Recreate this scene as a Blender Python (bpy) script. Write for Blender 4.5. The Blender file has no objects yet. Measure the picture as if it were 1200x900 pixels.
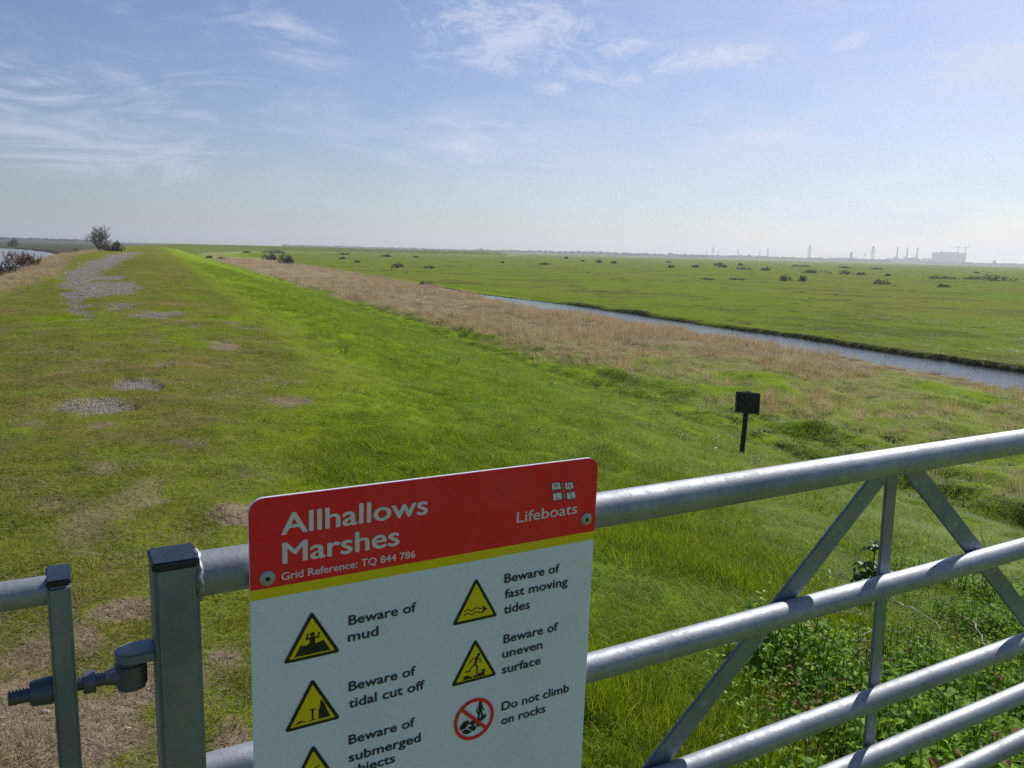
import bpy, math, random
import numpy as np
from mathutils import Vector, Matrix, Euler

random.seed(7)
rng = np.random.default_rng(11)
R = math.radians
scene = bpy.context.scene
COL = scene.collection

# ------------------------------------------------------------------ camera geometry
FPX, HORIZON_Y, SLOPE, EYE = 950.0, 294.7, 0.0262, 1.55
roll = math.atan(SLOPE)
pitch = math.atan((450 - HORIZON_Y) * math.cos(roll) / FPX)
R0 = np.array([1, 0, 0.]); U0 = np.array([0, math.sin(pitch), math.cos(pitch)])
FW = np.array([0, math.cos(pitch), -math.sin(pitch)])
RV = math.cos(roll) * R0 + math.sin(roll) * U0
UV = -math.sin(roll) * R0 + math.cos(roll) * U0
EYEP = np.array([0, 0, EYE])


def ray(x, y):
    d = FW + RV * (x - 600) / FPX + UV * (450 - y) / FPX
    return d / np.linalg.norm(d)


def ground_at(x, y, z=0.0):
    d = ray(x, y)
    return EYEP + d * ((z - EYE) / d[2])


def azimuth(x, y=300):
    d = ray(x, y)
    return math.atan2(d[0], d[1])


cam_data = bpy.data.cameras.new('camera')
cam = bpy.data.objects.new('camera', cam_data)
COL.objects.link(cam)
cam_data.sensor_width = 36
cam_data.lens = 36 * FPX / 1200
cam_data.clip_start = 0.05
cam_data.clip_end = 40000
m = Matrix([[RV[0], UV[0], -FW[0], 0], [RV[1], UV[1], -FW[1], 0], [RV[2], UV[2], -FW[2], EYE], [0, 0, 0, 1]])
cam.matrix_world = m
scene.camera = cam

# ------------------------------------------------------------------ noise
def vnoise(x, y, seed=0):
    xi = np.floor(x).astype(np.int64); yi = np.floor(y).astype(np.int64)
    xf = x - xi; yf = y - yi
    def h(a, b):
        n = (a * 374761393 + b * 668265263 + seed * 144665131) & 0xFFFFFFFF
        n = ((n ^ (n >> 13)) * 1274126177) & 0xFFFFFFFF
        n = (n ^ (n >> 16)) & 0xFFFF
        return n / 65535.0
    sx = xf * xf * (3 - 2 * xf); sy = yf * yf * (3 - 2 * yf)
    a = h(xi, yi) * (1 - sx) + h(xi + 1, yi) * sx
    b = h(xi, yi + 1) * (1 - sx) + h(xi + 1, yi + 1) * sx
    return a * (1 - sy) + b * sy


def fbm(x, y, seed=0, oct=4):
    s = 0; a = 1; t = 0
    for k in range(oct):
        s = s + a * vnoise(x * 2 ** k + 17.3 * k, y * 2 ** k - 9.1 * k, seed + k)
        t += a; a *= 0.5
    return s / t


def sst(a, b, x):
    t = np.clip((x - a) / (b - a), 0, 1)
    return t * t * (3 - 2 * t)

# ------------------------------------------------------------------ terrain functions
AZL = R(-23.6)
LD = np.array([math.sin(AZL), math.cos(AZL)])      # along the sea bank
LN = np.array([math.cos(AZL), -math.sin(AZL)])     # to the right of it


def pol(azd, r):
    return (r * math.sin(R(azd)), r * math.cos(R(azd)))


CL = [tuple(LD * -400), tuple(LD * 300), pol(-23.2, 380), pol(-22.2, 450), pol(-20.4, 530), pol(-17.6, 610), pol(-13.5, 680),
      pol(-9, 725), pol(-5, 765), pol(-2.6, 800), pol(-1.4, 860), pol(-1.2, 960), pol(-2.2, 1200), pol(-4, 1600), pol(-9, 2600), pol(-20, 6000)]


def signed_v(x, y):
    best = np.full(x.shape, 1e18); sg = np.ones(x.shape)
    for (ax, ay), (bx, by) in zip(CL[:-1], CL[1:]):
        dx, dy = bx - ax, by - ay
        L2 = dx * dx + dy * dy
        t = np.clip(((x - ax) * dx + (y - ay) * dy) / L2, 0, 1)
        px, py = x - ax - t * dx, y - ay - t * dy
        d2 = px * px + py * py
        c = px * dy - py * dx
        up = d2 < best
        best = np.where(up, d2, best); sg = np.where(up, np.sign(c), sg)
    return np.sqrt(best) * sg


def uv(x, y):
    return x * LD[0] + y * LD[1], signed_v(x, y)


def canal_edges(u):
    near = 29.3 + 3.6 * sst(66, 104, u) + 0.7 * (fbm(u / 6.0, u * 0, 31, 3) - .5) * 2 + 0.5 * np.sin(u / 23.0)
    far = 34.3 + 0.8 * (fbm(u / 2.5, u * 0 + 5, 37, 3) - .5) * 2 - 2.6 * sst(55, 90, u)
    return near, far


def shore(x, y):
    """1 where the low saltmarsh beyond the creek stands on the seaward side"""
    az = np.degrees(np.arctan2(x, y)); r = np.hypot(x, y)
    rr = np.interp(az, [-60, -36, -32.5, -31, -29.5, -28.4, -27.6], [800, 700, 640, 590, 440, 250, 120])
    rr = rr * (1 + 0.12 * (fbm(az * 2.0, r * 0, 5, 3) - .5))
    return sst(0, 14, r - rr)


def height(x, y):
    u, v = uv(x, y)
    r = np.hypot(x, y)
    vl = -5.0 - 3.8 * sst(35, 110, u)
    crest_edge = 1.9
    t = np.clip((v - crest_edge) / 12.0, 0, 1)
    z_r = -3.0 * (t + 0.10 * np.sin(2 * np.pi * (t - .0)) * -1 * (1 - 0) * .55)
    z_r = np.where(v > crest_edge, z_r, 0)
    tl = np.clip((vl - v) / 11.0, 0, 1)
    base = -5.9 + 1.7 * shore(x, y) + 0.35 * shore(x, y) * fbm(x / 14, y / 14, 8)
    z_l = base * sst(0, 1, tl)
    z = np.where(v >= vl, z_r, z_l)
    z = z - 0.05 * np.clip(np.abs(v + 0.6) - .6, 0, 3) * (1 - sst(3.0, 11.0, np.abs(v + .6)))
    z = z + .9 * sst(330, 460, r) * (1 - sst(3, 13, np.abs(v))) * (r < 1800)
    # terracettes near the toe, then tussocks in the rough strip
    toe = (.3 + 1.1 * sst(.4, .6, fbm(x / 1.4, y / 1.4, 19, 3))) * sst(11.3, 12.8, v) * (1 - sst(15.5, 17.5, v)) * (r < 420)
    wob = v + 1.1 * (fbm(x / 5, y / 5, 3) - .5)
    z = z + toe * 0.085 * np.sin(wob * 2 * np.pi / 1.7)
    rough = sst(13.2, 15, v) * (1 - sst(24.5, 28.4, v)) * (r < 420)
    near, far = canal_edges(u)
    z = z + rough * (0.55 * (fbm(x / 1.3, y / 1.3, 12, 3) - .45) + 0.10)
    marsh = sst(34, 36, v)
    z = z - .06 * sst(25, 28.5, v) + .22 * sst(34, 34.8, v) * (1 - sst(60, 160, v))
    z = z + marsh * (0.24 * (fbm(x / 2.4, y / 2.4, 14, 3) - .5) + 0.35 * (fbm(x / 40, y / 40, 15, 2) - .5))
    turf = (1 - rough) * (1 - marsh) * (v > vl - 2)
    z = z + turf * (0.075 * (fbm(x / 0.42, y / 0.42, 21, 3) - .5) + 0.10 * (fbm(x / 2.6, y / 2.6, 22, 3) - .5))
    gr = gravel_mask(x, y)
    z = z - 0.035 * gr
    # canal cut
    inside = (u > -300) & (u < 250)
    d = np.minimum((v - near) * .5, far - v)
    cut = np.where(inside, sst(-0.20, 0.30, d), 0)
    z = z * (1 - cut) + (-3.9) * cut
    # plain settles far away
    return z


def poly_mask(x, y, pts):
    ins = np.zeros(x.shape, bool)
    n = len(pts)
    for i in range(n):
        ax, ay = pts[i]; bx, by = pts[(i + 1) % n]
        c = ((ay > y) != (by > y)) & (x < (bx - ax) * (y - ay) / ((by - ay) if abs(by - ay) > 1e-9 else 1e-9) + ax)
        ins ^= c
    return ins


PATH_PX = [(93, 377), (84, 362), (78, 347), (71, 331), (76, 317), (97, 306), (124, 298.5), (150, 294.3), (163, 294.5), (153, 302),
           (139, 309), (124, 316), (112, 322), (150, 322.5), (151, 326), (112, 327), (140, 330), (163, 331), (160, 343), (128, 346), (98, 348), (104, 360), (116, 367)]
PATH_G = [tuple(ground_at(*q)[:2]) for q in PATH_PX]
SPOTS = [  # pixel centre, half width px, half height px, amount (stones showing through the turf)
    (112, 474, 42, 11, 1), (158, 447, 22, 6, .9), (182, 452, 10, 4, .6), (190, 424, 14, 4, .6), (182, 368, 40, 5, .55), (140, 358, 26, 7, .6), (208, 366, 22, 4, .5),
    (230, 378, 14, 4, .4), (262, 400, 26, 7, .35), (200, 410, 18, 4, .45), (240, 520, 22, 5, .35), (215, 580, 14, 5, .3), (355, 468, 20, 6, .3)]
WORN = [(20, 850, 60, 60, 1), (130, 860, 70, 60, 1), (180, 800, 60, 50, .9), (262, 770, 34, 30, .55), (280, 600, 34, 16, .62), (60, 760, 60, 26, .6), (270, 860, 24, 40, .7), (150, 715, 50, 14, .5),
        (262, 400, 20, 6, .8), (120, 500, 22, 6, .6), (340, 465, 30, 8, .7), (215, 520, 26, 8, .6), (60, 600, 24, 8, .35), (330, 440, 40, 8, .5)]


def spot_list(L):
    out = []
    for (px, py, w, h, a) in L:
        c = ground_at(px, py); e = ground_at(px + w, py); n = ground_at(px, py - h)
        out.append((c[0], c[1], np.linalg.norm(e - c), abs(n[1] - c[1]) + .01, math.atan2(c[0], c[1]), a))
    return out


SPOTS_G = spot_list(SPOTS); WORN_G = spot_list(WORN)


def blob_mask(x, y, L, seed):
    s = np.zeros(x.shape)
    for (cx, cy, rx, ry, az, a) in L:
        dx, dy = x - cx, y - cy
        near = (np.abs(dx) < 4 * max(rx, ry)) & (np.abs(dy) < 4 * max(rx, ry))
        lx = dx * math.cos(az) - dy * math.sin(az); ly = dx * math.sin(az) + dy * math.cos(az)
        s = np.where(near, np.maximum(s, a * np.exp(-((lx / rx) ** 2 + (ly / ry) ** 2) * .75)), s)
    n = fbm(x / .28, y / .28, seed, 4)
    return sst(.34, .5, s * (.12 + 1.75 * n))


def gravel_mask(x, y):
    r = np.hypot(x, y)
    k = 0.02 * r
    wx = x + k * 1.3 * (fbm(x / (.25 + .03 * 30), y / 1.1, 41, 4) - .5)
    wy = y + k * 2.6 * (fbm(x / 1.1, y / 1.1, 43, 4) - .5)
    p = poly_mask(wx, wy, PATH_G).astype(float)
    holes = sst(.56, .64, fbm(x / .9, y / 1.3, 44, 4))
    p = p * (1 - .6 * holes * sst(40, 15, np.hypot(x, y)))
    return np.maximum(p, blob_mask(x, y, SPOTS_G, 45)) * (r < 200)


def zones(x, y):
    u, v = uv(x, y); r = np.hypot(x, y)
    n = fbm(x / 3.0, y / 3.0, 50, 4); n2 = fbm(x / 9.0, y / 9.0, 52, 3); n3 = fbm(x / .7, y / .7, 54, 3)
    near, far = canal_edges(u)
    strip = sst(14.0, 16.5, v + 3.0 * (n - .5)) * (1 - sst(near - .3, near + .2, v)) * (r < 300)
    grow = sst(20, 58, u + 1.5 * (v - 20) + 26 * (n2 - .5) + 8 * (n - .5))
    reed = strip * np.clip(.22 + .9 * grow, 0, 1) * sst(.30 - .22 * grow, .52 - .25 * grow, n)
    # dry grass along the seaward edge
    vl = -5.0 - 3.8 * sst(35, 110, u)
    sea_edge = sst(vl + .9, vl - .3, v + 1.2 * (n - .5)) * (u > 12) * (r < 350)
    reed = np.maximum(reed, sea_edge * sst(.3, .5, n3 * .5 + n * .5))
    bare = blob_mask(x, y, WORN_G, 61)
    nearg = 1.5 * (1 - sst(6, 13, u)); crest = (1 - sst(1.2 - nearg, 3.9 - nearg * 1.6, v + 2.2 * (n - .5) + .8 * (n3 - .5))) * (v > vl)
    bare = np.maximum(bare, crest * .6 * sst(.68, .80, fbm(x / .45, y / .45, 63, 4)) * (r < 60))
    gravel = gravel_mask(x, y)
    moss = crest * sst(.18, .50, n * .6 + n3 * .4)
    mud = np.where((u > -300) & (u < 250), sst(-.85, -.1, far * 0 - np.abs(v - far - .1) * 1.0 - .0), 0)
    mud = np.maximum(mud, ((u > -300) & (u < 250) & (v > near + .1) & (v < far + .15)).astype(float))
    seaward = sst(vl - 7, vl - 12, v) * (v < 0)
    lowm = seaward
    mud = np.maximum(mud, lowm * 1.0)
    lush = sst(2.0 - nearg, 4.5 - nearg * 1.6, v + 2 * (n - .5)) * (1 - sst(15, 18, v))
    marsh = sst(33, 36, v)
    farbank = (r > 330) & (v > 1.5)
    mud = np.maximum(mud, farbank * .6 * (1 - sst(12.5, 14, v)))  # distant grass slope only darkened through the mud mask, no mud there
    reed = np.maximum(reed, ((r > 330) & (r < 1500)) * .55 * sst(13.5, 15, v) * (1 - sst(22, 30, v)))
    return dict(reed=reed, bare=bare * (1 - gravel), gravel=gravel, moss=moss, mud=mud, lush=np.clip(lush, 0, 1), marsh=marsh, u=u, v=v)

# ------------------------------------------------------------------ scene helpers
def tag(o, label=None, cat=None, group=None, kind=None):
    if label: o['label'] = label
    if cat: o['category'] = cat
    if group: o['group'] = group
    if kind: o['kind'] = kind
    return o


def empty(name, loc, label, cat, group=None, rz=0.0):
    o = bpy.data.objects.new(name, None)
    o.empty_display_size = .1
    o.location = loc; o.rotation_euler = (0, 0, rz)
    COL.objects.link(o)
    return tag(o, label, cat, group)


class MB:
    def __init__(s): s.v = []; s.f = []
    def add(s, vs, fs):
        b = len(s.v); s.v += [tuple(map(float, p)) for p in vs]; s.f += [tuple(i + b for i in f) for f in fs]
    def box(s, c, d, M=None):
        x, y, z = [k / 2 for k in d]
        vs = [Vector((sx * x, sy * y, sz * z)) for sx in (-1, 1) for sy in (-1, 1) for sz in (-1, 1)]
        if M is not None: vs = [M @ q for q in vs]
        vs = [q + Vector(c) for q in vs]
        s.add(vs, [(0, 1, 3, 2), (4, 6, 7, 5), (0, 4, 5, 1), (2, 3, 7, 6), (0, 2, 6, 4), (1, 5, 7, 3)])
    def tube(s, pts, rad, n=12, caps=True):
        pts = [Vector(p) for p in pts]
        rads = rad if hasattr(rad, '__len__') else [rad] * len(pts)
        b = len(s.v); prev = None
        for i, p in enumerate(pts):
            d = (pts[min(i + 1, len(pts) - 1)] - pts[max(i - 1, 0)]).normalized()
            if prev is None:
                a = d.orthogonal().normalized()
            else:
                a = (prev - d * prev.dot(d)).normalized()
            prev = a; c = d.cross(a)
            for k in range(n):
                t = 2 * math.pi * k / n
                s.v.append(tuple(p + (a * math.cos(t) + c * math.sin(t)) * rads[i]))
        for i in range(len(pts) - 1):
            for k in range(n):
                s.f.append((b + i * n + k, b + i * n + (k + 1) % n, b + (i + 1) * n + (k + 1) % n, b + (i + 1) * n + k))
        if caps:
            s.f.append(tuple(b + k for k in range(n - 1, -1, -1)))
            e = b + (len(pts) - 1) * n
            s.f.append(tuple(e + k for k in range(n)))
    def prism(s, poly, y0, y1):
        """polygon in x,z extruded between y0 and y1"""
        n = len(poly)
        vs = [(p[0], y0, p[1]) for p in poly] + [(p[0], y1, p[1]) for p in poly]
        fs = [tuple(range(n)), tuple(range(2 * n - 1, n - 1, -1))]
        fs += [(i, i + n, (i + 1) % n + n, (i + 1) % n) for i in range(n)]
        s.add(vs, fs)
    def build(s, name, mat, parent=None, smooth=False, bevel=0):
        me = bpy.data.meshes.new(name)
        me.from_pydata(s.v, [], s.f)
        me.materials.append(mat)
        me.update()
        import bmesh
        bm = bmesh.new(); bm.from_mesh(me)
        bmesh.ops.recalc_face_normals(bm, faces=bm.faces)
        if bevel:
            es = [e for e in bm.edges if len(e.link_faces) == 2 and e.calc_face_angle(0) > R(40)]
            bmesh.ops.bevel(bm, geom=es, offset=bevel, segments=2, affect='EDGES', clamp_overlap=True)
        bm.to_mesh(me); bm.free()
        if smooth:
            me.polygons.foreach_set('use_smooth', [True] * len(me.polygons))
            try: me.set_sharp_from_angle(angle=R(38))
            except Exception: pass
        o = bpy.data.objects.new(name, me)
        COL.objects.link(o)
        if parent: o.parent = parent
        return o


def copy_thing(src, loc, label=None, rz=None, scale=None):
    c = src.copy(); COL.objects.link(c); c.location = loc
    if rz is not None: c.rotation_euler = (0, 0, rz)
    if scale is not None: c.scale = scale
    if label: c['label'] = label
    for ch in list(src.children):
        k = ch.copy(); COL.objects.link(k); k.parent = c
        for g in list(ch.children):
            q = g.copy(); COL.objects.link(q); q.parent = k
    return c

# ------------------------------------------------------------------ materials
def mat(name):
    m = bpy.data.materials.new(name); m.use_nodes = True
    nt = m.node_tree; nt.nodes.clear()
    out = nt.nodes.new('ShaderNodeOutputMaterial')
    return m, nt, out


def N(nt, t, **kw):
    n = nt.nodes.new(t)
    for k, v in kw.items():
        if k.startswith('i_'): n.inputs[k[2:].replace('_', ' ')].default_value = v
        else: setattr(n, k, v)
    return n


def mixc(nt, fac, a, b, mode='MIX'):
    n = nt.nodes.new('ShaderNodeMix'); n.data_type = 'RGBA'; n.blend_type = mode
    for s, v in ((n.inputs[0], fac), (n.inputs[6], a), (n.inputs[7], b)):
        if isinstance(v, bpy.types.NodeSocket): nt.links.new(v, s)
        elif isinstance(v, (int, float)): s.default_value = v
        else: s.default_value = (*v, 1)
    return n.outputs[2]


def math_(nt, op, a, b=None, c=None, clamp=False):
    n = nt.nodes.new('ShaderNodeMath'); n.operation = op; n.use_clamp = clamp
    for i, v in enumerate((a, b, c)):
        if v is None: continue
        if isinstance(v, bpy.types.NodeSocket): nt.links.new(v, n.inputs[i])
        else: n.inputs[i].default_value = v
    return n.outputs[0]


def ramp(nt, fac, a, b):
    n = nt.nodes.new('ShaderNodeMapRange'); n.interpolation_type = 'SMOOTHSTEP'
    nt.links.new(fac, n.inputs[0]); n.inputs[1].default_value = a; n.inputs[2].default_value = b
    return n.outputs[0]


def noise(nt, vec, scale, detail=4, rough=.55, dist=0):
    n = nt.nodes.new('ShaderNodeTexNoise'); n.inputs['Scale'].default_value = scale
    n.inputs['Detail'].default_value = detail; n.inputs['Roughness'].default_value = rough; n.inputs['Distortion'].default_value = dist
    if vec is not None: nt.links.new(vec, n.inputs['Vector'])
    return n.outputs[0]


def simple(name, col, rough=.6, metal=0.0, var=.15, nscale=12, bump=0.0, bscale=60, col2=None, coat=0.0):
    m, nt, out = mat(name)
    p = N(nt, 'ShaderNodeBsdfPrincipled')
    tc = N(nt, 'ShaderNodeTexCoord')
    n = noise(nt, tc.outputs['Object'], nscale, 5)
    c2 = col2 or tuple(k * (1 - var * 1.5) for k in col)
    c1 = tuple(min(1, k * (1 + var)) for k in col)
    nt.links.new(mixc(nt, ramp(nt, n, .35, .65), c1, c2), p.inputs['Base Color'])
    p.inputs['Metallic'].default_value = metal
    rr = math_(nt, 'MULTIPLY_ADD', noise(nt, tc.outputs['Object'], nscale * 2.3, 4), .25, rough - .12)
    nt.links.new(rr, p.inputs['Roughness'])
    p.inputs['Coat Weight'].default_value = coat
    if bump:
        b = N(nt, 'ShaderNodeBump'); b.inputs['Strength'].default_value = bump; b.inputs['Distance'].default_value = .002
        nt.links.new(noise(nt, tc.outputs['Object'], bscale, 4), b.inputs['Height']); nt.links.new(b.outputs[0], p.inputs['Normal'])
    nt.links.new(p.outputs[0], out.inputs[0])
    return m


# vegetation colour shared by the ground sheet and by the blades standing on it
def veg_group():
    g = bpy.data.node_groups.new('turf_colour', 'ShaderNodeTree')
    g.interface.new_socket('ZoneA', in_out='INPUT', socket_type='NodeSocketColor')
    g.interface.new_socket('ZoneB', in_out='INPUT', socket_type='NodeSocketColor')
    g.interface.new_socket('Position', in_out='INPUT', socket_type='NodeSocketVector')
    g.interface.new_socket('Colour', in_out='OUTPUT', socket_type='NodeSocketColor')
    gi = g.nodes.new('NodeGroupInput'); go = g.nodes.new('NodeGroupOutput')
    sa = g.nodes.new('ShaderNodeSeparateColor'); sb = g.nodes.new('ShaderNodeSeparateColor')
    g.links.new(gi.outputs[0], sa.inputs[0]); g.links.new(gi.outputs[1], sb.inputs[0])
    flat = g.nodes.new('ShaderNodeVectorMath'); flat.operation = 'MULTIPLY'; flat.inputs[1].default_value = (1, 1, 0)
    g.links.new(gi.outputs[2], flat.inputs[0]); P = flat.outputs[0]
    big = noise(g, P, .35, 5, .6); mid = noise(g, P, 1.7, 5, .6); fine = noise(g, P, 9, 4, .6); huge = noise(g, P, .03, 5, .65)
    green = mixc(g, ramp(g, mid, .35, .68), C_GREEN1, C_GREEN2)
    green = mixc(g, math_(g, 'MULTIPLY', ramp(g, big, .48, .7), .6), green, C_GREEN3)
    moss = mixc(g, ramp(g, fine, .35, .65), C_MOSS1, C_MOSS2)
    moss = mixc(g, math_(g, 'MULTIPLY', ramp(g, big, .5, .62), .75), moss, C_MOSS3)
    moss = mixc(g, math_(g, 'MULTIPLY', ramp(g, mid, .55, .7), .55), moss, C_MOSS4)
    c = mixc(g, math_(g, 'MULTIPLY', sb.outputs[1], .85), green, moss)                       # moss
    marsh = mixc(g, ramp(g, mid, .38, .66), C_MARSH1, C_MARSH2)
    marsh = mixc(g, math_(g, 'MULTIPLY', ramp(g, huge, .42, .62), .7), marsh, C_MARSH3)
    mott = noise(g, P, .06, 9, .78)
    marsh = mixc(g, math_(g, 'MULTIPLY', ramp(g, mott, .49, .60), .6), marsh, C_MARSH4)
    c = mixc(g, sb.outputs[0], c, marsh)
    straw = mixc(g, ramp(g, fine, .3, .7), C_STRAW1, C_STRAW2)
    straw = mixc(g, math_(g, 'MULTIPLY', ramp(g, big, .5, .68), .5), straw, C_STRAW3)
    c = mixc(g, sa.outputs[0], c, straw)
    dirt = mixc(g, ramp(g, fine, .3, .7), C_DIRT1, C_DIRT2)
    c = mixc(g, sa.outputs[1], c, dirt)
    c = mixc(g, sb.outputs[2], c, mixc(g, ramp(g, mid, .4, .6), C_MUD1, C_MUD2))
    g.links.new(c, go.inputs[0])
    return g


C_GREEN1, C_GREEN2, C_GREEN3 = (.175, .270, .008), (.230, .315, .010), (.125, .220, .009)
C_MOSS1, C_MOSS2, C_MOSS3, C_MOSS4 = (.130, .160, .022), (.190, .180, .030), (.240, .175, .065), (.110, .145, .016)
C_MARSH1, C_MARSH2, C_MARSH3, C_MARSH4 = (.130, .205, .006), (.175, .235, .008), (.205, .190, .028), (.055, .085, .012)
C_STRAW1, C_STRAW2, C_STRAW3 = (.43, .35, .25), (.27, .25, .10), (.33, .25, .19)
C_DIRT1, C_DIRT2 = (.33, .255, .17), (.21, .165, .11)
C_MUD1, C_MUD2 = (.050, .045, .030), (.075, .080, .030)
VEG = veg_group()


def ground_material():
    m, nt, out = mat('turf_and_soil')
    p = N(nt, 'ShaderNodeBsdfPrincipled')
    geo = N(nt, 'ShaderNodeNewGeometry')
    a = N(nt, 'ShaderNodeAttribute', attribute_name='zone_a'); b = N(nt, 'ShaderNodeAttribute', attribute_name='zone_b')
    g = N(nt, 'ShaderNodeGroup'); g.node_tree = VEG
    nt.links.new(a.outputs['Color'], g.inputs[0]); nt.links.new(b.outputs['Color'], g.inputs[1]); nt.links.new(geo.outputs['Position'], g.inputs[2])
    sa = N(nt, 'ShaderNodeSeparateColor'); nt.links.new(a.outputs['Color'], sa.inputs[0])
    P = geo.outputs['Position']
    fine = noise(nt, P, 38, 6, .7)
    c = mixc(nt, ramp(nt, fine, .25, .75), g.outputs[0], mixc(nt, .3, g.outputs[0], (.08, .07, .03)))
    vor = N(nt, 'ShaderNodeTexVoronoi'); vor.inputs['Scale'].default_value = 55; nt.links.new(P, vor.inputs['Vector'])
    sv = N(nt, 'ShaderNodeSeparateColor'); nt.links.new(vor.outputs['Color'], sv.inputs[0])
    grav = mixc(nt, sv.outputs[0], (.25, .215, .175), (.41, .375, .32))
    grav = mixc(nt, ramp(nt, noise(nt, P, 3.5, 5, .65), .5, .68), grav, (.20, .165, .12))
    c = mixc(nt, sa.outputs[2], c, grav)
    nt.links.new(c, p.inputs['Base Color'])
    p.inputs['Roughness'].default_value = 1.0; p.inputs['Specular IOR Level'].default_value = .02
    bmp = N(nt, 'ShaderNodeBump'); bmp.inputs['Strength'].default_value = .9; bmp.inputs['Distance'].default_value = .03
    hh = math_(nt, 'ADD', noise(nt, P, 22, 5, .7), math_(nt, 'MULTIPLY', noise(nt, P, 2.2, 6, .7), 2.5))
    hh = math_(nt, 'ADD', hh, math_(nt, 'MULTIPLY', math_(nt, 'MULTIPLY', vor.outputs['Distance'], sa.outputs[2]), -1.5))
    nt.links.new(hh, bmp.inputs['Height']); nt.links.new(bmp.outputs[0], p.inputs['Normal'])
    nt.links.new(p.outputs[0], out.inputs[0])
    return m


def blade_material(name, mode, tint=(1, 1, 1), dry=.0):
    """leafy material for instanced clumps; colour follows the turf where the clump stands"""
    m, nt, out = mat(name)
    rnd = N(nt, 'ShaderNodeAttribute', attribute_name='rnd', attribute_type='INSTANCER')
    geo = N(nt, 'ShaderNodeNewGeometry')
    if mode == 'veg':
        a = N(nt, 'ShaderNodeAttribute', attribute_name='zone_a', attribute_type='INSTANCER')
        b = N(nt, 'ShaderNodeAttribute', attribute_name='zone_b', attribute_type='INSTANCER')
        g = N(nt, 'ShaderNodeGroup'); g.node_tree = VEG
        nt.links.new(a.outputs['Color'], g.inputs[0]); nt.links.new(b.outputs['Color'], g.inputs[1]); nt.links.new(geo.outputs['Position'], g.inputs[2])
        c = g.outputs[0]
    elif mode == 'straw':
        c = mixc(nt, noise(nt, geo.outputs['Position'], .5, 5, .6), (.50, .41, .33), (.34, .265, .215))
        c = mixc(nt, ramp(nt, rnd.outputs['Fac'], .72, 1.0), c, (.26, .165, .12))
    elif mode == 'leaf':
        c = mixc(nt, ramp(nt, rnd.outputs['Fac'], 0, .8), (.12, .25, .012), (.28, .44, .028))
        c = mixc(nt, ramp(nt, rnd.outputs['Fac'], .955, .965), c, (.24, .12, .05))
    elif mode == 'tussock':
        c = mixc(nt, rnd.outputs['Fac'], (.050, .075, .018), (.10, .115, .030))
    isl = geo.outputs['Random Per Island']
    c = mixc(nt, math_(nt, 'MULTIPLY', isl, .35), c, (.20, .22, .04) if mode in ('veg',) else (.12, .16, .03), 'MIX') if mode != 'straw' else c
    c = mixc(nt, math_(nt, 'MULTIPLY', ramp(nt, isl, .78, .95), dry), c, (.36, .28, .15))
    hsv = N(nt, 'ShaderNodeHueSaturation'); nt.links.new(c, hsv.inputs['Color'])
    nt.links.new(math_(nt, 'MULTIPLY_ADD', rnd.outputs['Fac'], .5, .8), hsv.inputs['Value'])
    c = mixc(nt, 1.0, hsv.outputs[0], tint, 'MULTIPLY')
    p = N(nt, 'ShaderNodeBsdfPrincipled'); p.inputs['Roughness'].default_value = {'straw': .75, 'leaf': .44}.get(mode, .5)
    p.inputs['Specular IOR Level'].default_value = .35 if mode == 'leaf' else .06
    tr = N(nt, 'ShaderNodeBsdfTranslucent'); mx = N(nt, 'ShaderNodeMixShader'); mx.inputs[0].default_value = .42
    nt.links.new(c, p.inputs['Base Color'])
    nt.links.new(mixc(nt, 1.0, c, (1.35, 1.3, .8), 'MULTIPLY'), tr.inputs[0])
    nt.links.new(p.outputs[0], mx.inputs[1]); nt.links.new(tr.outputs[0], mx.inputs[2]); nt.links.new(mx.outputs[0], out.inputs[0])
    return m


def galvanised(name, tint=(.35, .37, .405), rough=.60):
    m, nt, out = mat(name)
    p = N(nt, 'ShaderNodeBsdfPrincipled'); tc = N(nt, 'ShaderNodeTexCoord')
    O = tc.outputs['Object']
    vor = N(nt, 'ShaderNodeTexVoronoi'); vor.inputs['Scale'].default_value = 90; nt.links.new(O, vor.inputs['Vector'])
    sv = N(nt, 'ShaderNodeSeparateColor'); nt.links.new(vor.outputs['Color'], sv.inputs[0])
    lo = noise(nt, O, 7, 6, .65); hi = noise(nt, O, 160, 3, .6)
    c = mixc(nt, math_(nt, 'MULTIPLY', sv.outputs[0], .35), tint, tuple(k * .72 for k in tint))
    c = mixc(nt, ramp(nt, lo, .42, .66), c, tuple(k * .76 for k in tint))
    c = mixc(nt, math_(nt, 'MULTIPLY', ramp(nt, noise(nt, O, 26, 5, .7), .58, .74), .28), c, (.60, .63, .66))
    c = mixc(nt, math_(nt, 'MULTIPLY', ramp(nt, noise(nt, O, 55, 3, .7), .66, .74), .7), c, (.16, .15, .13))
    nt.links.new(c, p.inputs['Base Color'])
    p.inputs['Metallic'].default_value = .68
    r = math_(nt, 'ADD', math_(nt, 'MULTIPLY', lo, .22), math_(nt, 'MULTIPLY_ADD', sv.outputs[1], .10, rough - .14))
    nt.links.new(r, p.inputs['Roughness'])
    b = N(nt, 'ShaderNodeBump'); b.inputs['Strength'].default_value = .35; b.inputs['Distance'].default_value = .0012
    nt.links.new(math_(nt, 'ADD', math_(nt, 'MULTIPLY', lo, 2.0), hi), b.inputs['Height']); nt.links.new(b.outputs[0], p.inputs['Normal'])
    nt.links.new(p.outputs[0], out.inputs[0])
    return m


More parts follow.
